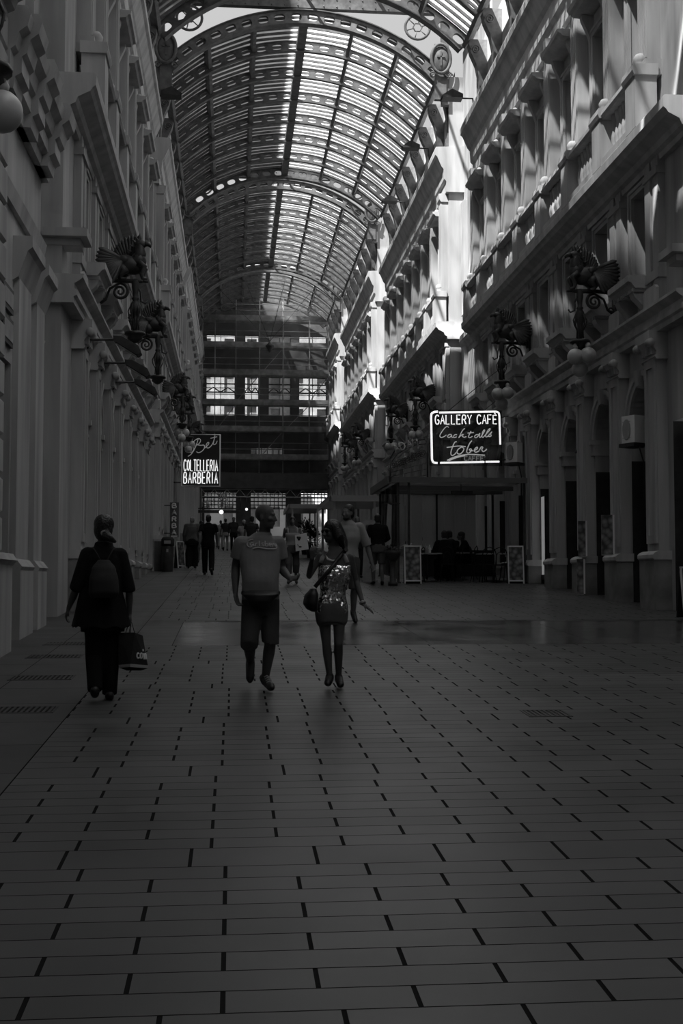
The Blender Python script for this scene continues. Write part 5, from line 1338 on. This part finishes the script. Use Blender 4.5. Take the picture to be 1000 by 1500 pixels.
walker('dark-clothed man far off, between the pale trousers and the bald man', 342, 62.0, 1.78, TO, top=('darkc', 'jumper'), bottom=('blackc', 2.), hair=short, sleeve=1.8, pose=dict(stride=.2))
walker('person in a light top whose head shows just left of the bald man', 357, 46.5, 1.62, TO, top=('pale', 'tee'), bottom=('midc', 2.), hair=('hair_grey', lambda mb, c, hy, s: hair_cap(mb, c, hy, s, 1.04)), pose=dict(stride=.2))
walker('dark-haired man whose head shows against the bright passage, touching the bald man', 368, 43.0, 1.76, AW, top=('darkc', 'tee'), bottom=('darkc', 2.), hair=short, hyaw=AW + .6, pose=dict(stride=.2))
walker('bald man seen over the shoulder of the bearded man', 523, 33.5, 1.72, TO, top=('midc', 'shirt'), bottom=('darkc', 2.), pose=dict(stride=.2))
# ------------------------------------------------------------------ cafe on the right
M['clear'] = glass_mat('clear_screen_glass', .88, .05, .3)
M['steelpaint'] = mat('grey_painted_steel', .12, .5, .4); M['blind'] = mat('pale_blind', .5, .8, .2, noise=.2, nscale=1.5, streak=True)
def print_mat(name, a, b_, sc):
    m = mat(name, a, .5, .3); nt = m.node_tree; N = nt.nodes.new
    tc = N('ShaderNodeTexCoord'); v = N('ShaderNodeTexVoronoi'); v.inputs['Scale'].default_value = sc
    r = N('ShaderNodeMapRange'); r.inputs['From Min'].default_value = .05; r.inputs['From Max'].default_value = .75; r.inputs['To Min'].default_value = a; r.inputs['To Max'].default_value = b_
    nt.links.new(tc.outputs['Object'], v.inputs['Vector']); nt.links.new(v.outputs['Distance'], r.inputs['Value']); nt.links.new(r.outputs[0], nt.nodes['Principled BSDF'].inputs['Base Color'])
    return m
M['poster'] = print_mat('printed_poster', .30, .05, 9)
M['leaf'] = mat('dark_leaf', .03, .6, .3, noise=.5, nscale=12)
YC, YCB = 30.6, 34.4
xa, xb = xg(583, YC), xg(768, YC); zt = at(600, 706, YC).z - gz(YC)
cf = thing('cafe_enclosure', 'glass cafe enclosure with flat dark canopy beneath the lit cafe sign', 'cafe enclosure', (xa, YC, gz(YC)))
Wc = xb - xa; Lc = YCB - YC
b = MB(); b.box(-.25, Wc + .05, -.18, -.1, zt - .02, zt + .11); b.box(-.28, -.2, -.18, Lc, zt - .06, zt + .14); b.box(0, Wc, 1.2, 1.28, zt - .12, zt); b.box(0, Wc, 2.5, 2.58, zt - .12, zt); b.box(-.25, Wc + .05, Lc - .06, Lc, zt - .04, zt + .1); b.build('canopy_frame', M['steelpaint'], cf)
b = MB(); b.box(-.22, Wc + .03, -.12, Lc - .05, zt + .03, zt + .05); b.build('canopy_glass', M['haze'], cf)
for x, y in ((0, 0), (.28, 0), (Wc, 0), (0, Lc), (Wc * .5, Lc), (Wc, Lc)):
    b = MB(); b.box(x - .03, x + .03, y - .03, y + .03, -.1 + SLOPE * y, zt); b.box(x - .06, x + .06, y - .06, y + .06, SLOPE * y - .1, SLOPE * y + .03); b.build('post', M['iron'], cf)
for x0, x1, y0, y1 in ((0.03, .25, 0, 0), (0, 0, .03, Lc - .03)):
    b = MB(); b.quad((x0, y0, .1), (x1, y1, .1 + SLOPE * y1), (x1, y1, zt), (x0, y0, zt)); b.build('glass_panel', M['clear'], cf)
for i in range(6):
    x0 = Wc * (.28 + .095 * i); b = MB(); b.box(x0, x0 + Wc * .09, Lc - .02, Lc + .02, .95 if i < 5 else .5, zt - .02); b.build('blind', M['blind'], cf)
b = MB(); b.box(Wc * .26, Wc, Lc - .05, Lc + .05, .12, .95); b.build('parapet', M['darkc'], cf)
b = MB(); b.box(Wc * .45, Wc * .62, .5, .62, zt - .26, zt - .18); b.tube([(Wc * .53, .56, zt - .2), (Wc * .53, .56, zt)], .02, 6); b.build('heater', M['iron'], cf)
def chair_meshes():
    C = {}
    b = MB(); b.lathe([(0, .44), (.19, .44), (.205, .455), (.2, .475), (0, .48)], n=16); C['seat'] = b.mesh('seat', M['black'])
    b = MB(); b.tube([(-.18, .14, .46), (-.19, .2, .7), (-.14, .22, .86), (0, .23, .92), (.14, .22, .86), (.19, .2, .7), (.18, .14, .46)], .014, 6)
    b.tube([(-.1, .16, .47), (-.1, .2, .68), (-.06, .21, .76), (0, .215, .79), (.06, .21, .76), (.1, .2, .68), (.1, .16, .47)], .011, 6); C['backrest'] = b.mesh('backrest', M['black'])
    for i, (x, y) in enumerate(((-1, -1), (1, -1), (-1, 1), (1, 1))):
        b = MB(); b.tube([(x * .14, y * .13, .45), (x * .17, y * .16, .2), (x * .19, y * .19, 0)], .013, 6); C['leg%d' % i] = b.mesh('leg', M['black'])
    return C
CH = chair_meshes()
chair0 = None
def cafe_chair(px, Y, rz, label):
    global chair0
    x = xg(px, Y); loc = (x, Y, gz(Y))
    if chair0 is None:
        chair0 = thing('cafe_chair', label, 'chair', loc, rz, 'bent metal cafe chairs')
        for n in ('seat', 'backrest', 'leg0', 'leg1', 'leg2', 'leg3'): link(n.rstrip('0123'), CH[n], chair0)
        return chair0
    return dup(chair0, loc, rz, label)
def cafe_table(px, Y, label, w_=.7):
    t = thing('cafe_table', label, 'table', (xg(px, Y), Y, gz(Y)), 0, 'cafe tables')
    b = MB(); b.box(-w_ / 2, w_ / 2, -.35, .35, .72, .75); b.build('table_top', M['grey'], t)
    b = MB(); b.tube([(0, 0, .03), (0, 0, .72)], .03, 8); b.build('column', M['iron'], t)
    b = MB(); b.lathe([(.26, 0), (.26, .02), (.05, .05), (.0, .06)], n=14); b.build('foot', M['iron'], t)
    return t
cafe_table(625, 31.5, 'cafe table with bottles at the left end of the terrace')
cafe_table(672, 32.3, 'cafe table between the seated customers')
cafe_table(722, 31.5, 'cafe table with a pale top in front of the bent metal chairs', .8)
for px, Y, rz, lb in ((608, 31.3, -1.4, 'dark cafe chair beside the bottles table, next to the menu board'), (653, 31.5, pi, 'dark cafe chair under the customer seen from behind'),
     (663, 31.9, pi + .5, 'dark cafe chair under the customer with bent head'), (686, 32.5, -1.5, 'dark cafe chair under the long-haired customer'), (701, 31.4, 1.5, 'empty dark cafe chair at the left of the pale table'),
     (714, 30.95, pi, 'empty bentwood-hoop cafe chair with its back to the street, left of two'), (733, 30.95, pi - .3, 'empty bentwood-hoop cafe chair with its back to the street, right of two'), (744, 31.7, -1.5, 'empty cafe chair at the right end of the pale table')):
    cafe_chair(px, Y, rz, lb)
def bottle(px, Y, h, label, m_='grey'):
    o = MB(); o.lathe([(0, 0), (.035, .0), (.037, .02), (.036, h * .6), (.014, h * .75), (.013, h), (0, h)], n=10)
    q = o.build('bottle', M[m_], None, (xg(px, Y), Y, gz(Y) + .75)); tag(q, label, 'bottle', 'bottles on the cafe table')
bottle(623, 31.45, .26, 'tall pale bottle on the left cafe table'); bottle(626, 31.4, .18, 'short pale bottle in front on the left cafe table'); bottle(629, 31.6, .22, 'pale bottle at the right of the left cafe table', 'white')
def sit_pose(H, heading, lean=.05):
    s = H / 1.75; F_ = Vector((cos(heading), sin(heading), 0)); L_ = Vector((-sin(heading), cos(heading), 0))
    p = lambda l, f, z: L_ * l * s + F_ * f * s + Vector((0, 0, z * s))
    return {'head': p(0, .06 + lean * 2, 1.19), 'neck': p(0, lean * 1.6, 1.06), 'sl': p(.185, lean * 1.4, .99), 'sr': p(-.185, lean * 1.4, .99), 'hl': p(.09, 0, .54), 'hr': p(-.09, 0, .54),
            'kl': p(.13, .43, .53), 'kr': p(-.13, .43, .53), 'al': p(.13, .42, .09), 'ar': p(-.13, .38, .09), 'tl': p(.14, .57, .035), 'tr': p(-.14, .53, .035),
            'el': p(.25, .14 + lean, .78), 'er': p(-.25, .14 + lean, .78), 'wl': p(.16, .36 + lean, .80), 'wr': p(-.14, .36 + lean, .82)}
def sitter(label, px, Y, H, heading, **k):
    return person(label, Vector((xg(px, Y), Y, gz(Y))), sit_pose(H, heading, k.pop('lean', .05)), H, heading=heading, vox=.016, **k)
sitter('seated customer seen from behind, dark jacket, leftmost at the cafe tables', 652, 31.5, 1.80, pi / 2, top=('blackc', 'jumper'), bottom=('blackc', 2.), hair=short, sleeve=1.8, build=1.2, loose=1.5)
sitter('seated customer in dark clothes leaning over the table, middle of the cafe group', 666, 32.1, 1.80, pi / 2 + .5, top=('blackc', 'jumper'), bottom=('blackc', 2.), hair=short, sleeve=1.8, build=1.05, lean=.1)
sitter('seated long-haired customer in profile facing the others in the cafe', 686, 32.5, 1.74, pi, female=True, top=('blackc', 'jumper'), bottom=('blackc', 2.), hair=('hair', ponytail if False else (lambda mb, c, hy, s: hair_cap(mb, c, hy, s, 1.1, .5, .06))), sleeve=1.8, lean=.08)
def menu_board(px, Y, w_, h, label, rz=0., top=False):
    o = thing('menu_board', label, 'menu board', (xg(px, Y), Y, gz(Y)), rz, 'menu boards')
    R1 = Matrix.Rotation(-.09, 4, 'X')
    b = MB(); t = .03
    for x0, x1, z0, z1 in ((-w_ / 2, -w_ / 2 + t, 0, h), (w_ / 2 - t, w_ / 2, 0, h), (-w_ / 2, w_ / 2, h - t, h), (-w_ / 2, w_ / 2, .06, .06 + t)): b.box(x0, x1, -.02, .01, z0, z1, M4=R1)
    b.build('frame', M['white'], o)
    b = MB(); b.box(-w_ / 2 + t, w_ / 2 - t, -.012, .004, .09, h - t, M4=R1); b.build('poster', M['poster'], o)
    b = MB(); R2 = Matrix.Translation((0, h * .18, 0)) @ Matrix.Rotation(.09, 4, 'X'); b.box(-w_ / 2, w_ / 2, -.01, .01, 0, h, M4=R2); b.build('back_leaf', M['darkc'], o)
    return o
menu_board(604.5, 30.35, .44, .98, 'pale menu board with pictures standing at the left end of the cafe front')
menu_board(755.5, 30.35, .42, .98, 'white-framed picture menu board standing at the right end of the cafe front')
menu_board(466, 45.0, .30, .62, 'small white-edged dark board standing behind the woman in the sequined top')
menu_board(1016, 19.5, .55, .85, 'pale board cut by the right picture edge, at the foot of the near pilaster', .5)
# narrow white notice stand behind the man in shorts
o = thing('notice_stand', 'tall white notice stand with pictures behind the man in the black jumper', 'stand', (xg(541, 31.2), 31.2, gz(31.2)))
b = MB(); b.box(-.16, .16, 0, .03, .05, 1.62); b.box(-.2, .2, -.1, .12, 0, .05); b.build('panel', M['grey'], o)
b = MB(); b.box(-.10, .06, -.01, 0, 1.3, 1.5); b.box(-.1, .13, -.01, 0, .8, 1.05); b.build('picture', M['poster'], o)
o = thing('hanging_banner', 'narrow white paper banner on the left side of the cafe enclosure', 'banner', (xg(569, 30.5), 30.5, gz(30.5) + .95)); b = MB(); b.add([(-.09, 0, 0), (.06, .02, .0), (.09, .02, 1.05), (-.02, 0, 1.1)], [(0, 1, 2, 3)]); b.add([(-.09, .01, 0), (.06, .03, .0), (.09, .03, 1.05), (-.02, .01, 1.1)], [(0, 1, 2, 3)]); b.build('sheet', M['grey'], o)
b = MB(); b.tube([(-.1, .015, 1.1), (.3, .015, 1.1)], .012, 6); b.build('rod', M['iron'], o)
# dark bollard with a pot of flowers
o = thing('flower_bollard', 'dark column with a round pot of flowers beside the cafe corner', 'planter', (xg(575, 29.4), 29.4, gz(29.4)))
b = MB(); b.lathe([(.12, 0), (.12, .08), (.08, .1), (.07, .55), (.09, .6), (.07, .62)], n=12); b.build('column', M['iron'], o)
b = MB(); b.lathe([(.06, .6), (.15, .66), (.2, .78), (.21, .86), (.17, .86)], n=14); b.build('pot', M['iron'], o)
b = MB(); rr = random.Random(5)
for i in range(60):
    a = rr.random() * 2 * pi; r_ = rr.random() ** .5 * .2; c = Vector((r_ * cos(a), r_ * sin(a), .88 + rr.random() * .22 * (1 - r_ * 3)))
    d = Vector((cos(a), sin(a), .6)).normalized() * .07; sd = d.cross(Vector((0, 0, 1))).normalized() * .025; b.add([c, c + d * .5 + sd, c + d, c + d * .5 - sd], [(0, 1, 2, 3)])
b.build('flowers', M['leaf'], o)
def planter(px, Y, h, label):
    o = thing('potted_shrub', label, 'plant', (xg(px, Y), Y, gz(Y))); rr = random.Random(int(px))
    b = MB(); b.lathe([(.16, 0), (.2, .3), (.24, .45), (.22, .46), (.0, .42)], n=14); b.build('pot', M['iron'], o)
    b = MB(); b.tube([(0, 0, .4), (.02, 0, h * .75)], .02, 6); b.build('stem', M['leaf'], o)
    b = MB()
    for i in range(420):
        v = Vector((rr.gauss(0, 1), rr.gauss(0, 1), rr.gauss(0, 1))).normalized() * (rr.random() ** .4); c = Vector((v.x * .38, v.y * .38, .45 + (h - .45) * .5 + v.z * (h - .45) * .52))
        d = (v + Vector((0, 0, .3))).normalized() * .13; sd = d.cross(Vector((.3, .2, 1))).normalized() * .04; b.add([c, c + d * .5 + sd, c + d, c + d * .5 - sd], [(0, 1, 2, 3)])
    b.build('foliage', M['leaf'], o)
planter(455, 52.0, 1.35, 'dark bushy potted shrub in the middle distance right of the white-top woman')
planter(447, 57.0, 1.7, 'taller dark potted shrub behind, partly hidden by the pale carrier bag')
def canopy(label, x0p, x1p, Y, dY, ztp, posts, panels):
    xA, xB = xg(x0p, Y), xg(x1p, Y); z = at(500, ztp, Y).z - gz(Y)
    o = thing('terrace_canopy', label, 'canopy', (xA, Y, gz(Y))); w_ = xB - xA
    b = MB(); b.box(-.1, w_, -.1, dY, z - .05, z + .02); b.box(-.12, w_, -.14, -.08, z - .12, z + .06); b.box(-.14, -.08, -.14, dY, z - .12, z + .06); b.build('roof', M['steel'], o)
    for p in posts:
        for y in (0, dY - .05): b = MB(); b.box(w_ * p - .035, w_ * p + .035, y - .035, y + .035, SLOPE * y - .05, z); b.build('post', M['steel'], o)
    for a, c in panels: b = MB(); b.quad((w_ * a, 0, .1), (w_ * c, 0, .1), (w_ * c, 0, z - .1), (w_ * a, 0, z - .1)); b.build('glass_panel', M['clear'], o)
    return o
canopy('flat steel terrace canopy behind the bearded man, left of the cafe', 488, 572, 37.0, 5.0, 729, (0.02, .72, .98), ((.02, .4),))
canopy('lower steel terrace canopy in the distance, beyond the white-top woman', 427, 474, 50.0, 5.0, 741, (0.02, .8, .98), ((.02, .8),))
# ------------------------------------------------------------------ fittings on the right wall
def ac_unit(label, loc, rz, s=1.):
    o = thing('air_conditioner', label, 'air conditioner', loc, rz, 'air conditioners')
    b = MB(); b.box(-.38 * s, .38 * s, -.15, .15, 0, .62 * s); b.build('casing', M['white'], o); o.scale = (.62, 1, 1.2)
    b = MB(); b.lathe([(.22 * s, 0), (.24 * s, .01), (.22 * s, .02)], (-.08 * s, -.17, .31 * s), 20, axis='y')
    for q in range(5): b.box(-.3 * s, .14 * s, -.165, -.15, (.12 + q * .09) * s, (.13 + q * .09) * s)
    b.build('grille', M['grey'], o)
    b = MB(); b.box(-.45 * s, .45 * s, -.2, .2, -.06, 0); b.tube([(.3 * s, 0, -.05), (.34 * s, .1, -.3), (.3 * s, .12, -.9)], .02, 6); b.build('bracket', M['iron'], o)
    return o
p = at(753, 678, 31.1); ac_unit('pale air conditioner on a bracket beside the lit cafe sign', (p.x, 31.1, p.z), -.75, .72)
p = at(928, 650, 22.5); ac_unit('pale air conditioner set in an arch above a dark doorway on the right', (p.x, 22.5, p.z), -1.1, .72)
def display(px, Y, z0, z1, w_, label):
    x = xg(px, Y); o = thing('display_panel', label, 'panel', (x, Y, 0), -.25, 'display panels')
    b = MB(); b.box(-w_ / 2, w_ / 2, -.01, .02, z0, z1); b.build('picture', M['poster'], o)
    b = MB(); b.box(w_ / 2, w_ / 2 + .035, -.03, .03, z0, z1); b.box(-w_ / 2, w_ / 2, .02, .035, z0 - .02, z1); b.build('edge', M['white'], o)
zz = lambda py, Y: at(850, py, Y).z
display(852, 25.5, zz(815, 25.5), zz(763, 25.5), .16, 'narrow white-edged picture panel on the second pilaster, above another panel')
display(849, 25.4, zz(870, 25.4), zz(819, 25.4), .14, 'narrow dark picture panel standing at the foot of the second pilaster')
display(889, 23.15, zz(812, 23.15), zz(754, 23.15), .22, 'white-edged picture panel on the pilaster nearer the camera')
def spot(px, py, Y, label):
    p = at(px, py, Y); o = thing('spotlight', label, 'spotlight', p, 0, 'arcade spotlights')
    b = MB(); b.lathe([(.0, .1), (.05, .09), (.09, .0), (.1, -.04), (.08, -.05), (0, -.03)], n=14); b.build('lamp_head', M['iron'], o)
    b = MB(); b.tube([(0, 0, .08), (.05, 0, .16), (WR - p.x - .02, 0, .14)], .014, 6); b.build('arm', M['iron'], o)
spot(848, 661, 26.3, 'small dark spotlight on an arm at the capital of the second pilaster'); spot(908, 658, 24.0, 'small dark spotlight on an arm below the arch with the air conditioner')
# glass door leaf; its bright reflection is put in as a glow
M['lit'] = mat('door_reflection_glow', .5, .3, .3, emit=.16)
o = thing('door_reflection_glow', 'narrow glass door leaf with glowing painted reflection, in the arch right of the cafe', 'window', (7.93, 29.98, gz(29.98)))
b = MB(); b.box(0, .06, -.02, .34, .25, 2.25); b.build('lit_pane', M['lit'], o); b = MB(); b.box(-.01, .06, -.06, .38, .12, .25); b.box(-.01, .06, -.06, -.02, .12, 2.33); b.build('frame', M['iron'], o)  # lit_pane is not lit; its glow stands in for the reflection
# ------------------------------------------------------------------ left side
Yb = 37.6; o = thing('litter_bin', 'dark cylindrical litter bin with rounded hood against the left arcade', 'bin', (xg(245.5, Yb), Yb, gz(Yb)))
b = MB(); b.lathe([(.17, 0), (.18, .03), (.18, .8), (.17, .82)], n=20); b.build('bin_body', M['iron'], o)
b = MB(); b.lathe([(.2, .8), (.205, .86), (.2, 1.0), (.15, 1.07), (0, 1.09)], n=20); b.build('hood', M['darkc'], o)
b = MB(); b.box(-.1, .1, -.215, -.19, .86, .96); b.build('opening', M['grey'], o)
b = MB(); b.box(-.03, .03, -.2, -.17, .6, .7); b.build('badge', M['grey'], o)
o = thing('utility_box', 'grey utility box standing left of the litter bin', 'box', (xg(233.5, Yb + .5), Yb + .5, gz(Yb + .5))); b = MB(); b.box(-.15, .15, -.15, .15, 0, .93); b.build('cabinet', M['midc'], o); b = MB(); b.box(-.17, .17, -.17, .17, .93, .99); b.build('lid', M['grey'], o)
menu_board(266, 40.5, .42, .9, 'dark sandwich board with pale side standing just beyond the litter bin', 1.0)
def grate(px, Y, w_, label, n=10):
    o = thing('floor_grate', label, 'grate', (xg(px, Y), Y, gz(Y) + .0), 0, 'pavement grates'); o.rotation_euler = (math.atan(SLOPE), 0, 0)
    b = MB(); t = .02; b.box(-w_ / 2, w_ / 2, -.17, -.15, -.002, .004); b.box(-w_ / 2, w_ / 2, .15, .17, -.002, .004); b.box(-w_ / 2, -w_ / 2 + t, -.17, .17, -.002, .004); b.box(w_ / 2 - t, w_ / 2, -.17, .17, -.002, .004); b.build('rim', M['iron'], o)
    b = MB(); k = max(4, int(w_ / .045))
    for i in range(k): x = -w_ / 2 + t + (w_ - 2 * t) * (i + .5) / k; b.box(x - .011, x + .011, -.15, .15, -.002, .003)
    b.build('bars', M['iron'], o)
    b = MB(); b.quad((-w_ / 2, -.16, .0), (w_ / 2, -.16, .0), (w_ / 2, .16, .0), (-w_ / 2, .16, .0)); b.build('pit', M['dark'], o)
for px, Y, l in ((30, 10.2, 'first'), (64, 12.25, 'second'), (82, 14.15, 'third'), (103, 15.6, 'fourth')): grate(px, Y, .62, 'dark iron pavement grate along the left wall, %s from the camera' % l)
grate(797, 9.75, .36, 'small iron drain grate in the paving at the right')
o = MB(); rr = random.Random(2); o.add([(-.05, -.03, .005), (.05, -.02, .02), (.04, .04, .008), (-.03, .05, .03)], [(0, 1, 2, 3)]); q = o.build('paper_scrap', M['white'], None, (xg(327, 36), 36.0, gz(36))); tag(q, 'scrap of white paper on the paving left of the bald man', 'litter')
for px, py, Y, l in ((324, 750, 88.0, 'bright round lamp hanging in the far passage above the man in black'), (361, 746, 88.5, 'small bright lamp in the far passage, left of the bald head')):
    p = at(px, py, Y); o = thing('passage_lamp', l, 'lamp', p, 0, 'far passage lamps'); b = MB(); b.ball((0, 0, 0), .16 if px < 340 else .1, 12); b.build('bulb', mat('lit_bulb', .9, .4, .2, emit=1.2), o); b = MB(); b.tube([(0, 0, .1), (0, 0, .9)], .02, 5); b.build('rod', M['iron'], o)
# shop fascia sign under the scaffold
YS2 = 90.0; q0 = at(296, 745, YS2); q1 = at(352, 722, YS2)
o = thing('shop_sign', 'grey open shop letters under the scaffold at the left of the far passage', 'sign', q0); w_ = q1.x - q0.x; h_ = q1.z - q0.z
tubes(stroke_text('HN', 0, h_ * .1, w_ * .3, h_ * .55, .3), .05, 'lettering', M['grey'], o); tubes(stroke_text('DPLI', w_ * .42, h_ * .1, w_ * .4, h_ * .55, .3), .05, 'lettering', M['grey'], o)
tubes([[(w_ * (.4 + .25 * t / 30), 0, h_ * (.85 + .2 * sin(t * .9))) for t in range(31)]], .035, 'script', M['grey'], o)
b = MB(); b.tube([(-.3, .05, 0), (w_ + .2, .05, 0)], .05, 6); b.tube([(0, .05, 0), (0, .05, h_ * .7)], .04, 6); b.tube([(w_, .05, 0), (w_, .05, h_ * .7)], .04, 6); b.box(-.3, w_ + .2, 0, .6, -.3, -.1); b.build('rail', M['iron'], o)
# plaques on the wall of the near left crossing
for i, (z0, z1, l) in enumerate(((3.5, 3.82, 'upper framed street plaque on the wall at the left edge'), (3.06, 3.42, 'lower framed plaque on the wall at the left edge'))):
    o = thing('wall_plaque', l, 'plaque', (WL - .10, 15.62, CAMH), 0, 'wall plaques')
    b = MB(); b.box(.0, .04, -.36, .36, z0, z1); b.build('frame', M['iron'], o); b = MB(); b.box(.04, .05, -.31, .31, z0 + .06, z1 - .06); b.build('plate', M['grey'], o)
    tubes([[(.055, -s_[0], s_[2]) for s_ in st] for st in stroke_text('GALLERIA' if i == 0 else 'CANTO', -.3, z0 + .15, .6, .2, .3)], .012, 'lettering', M['iron'], o) if False else None
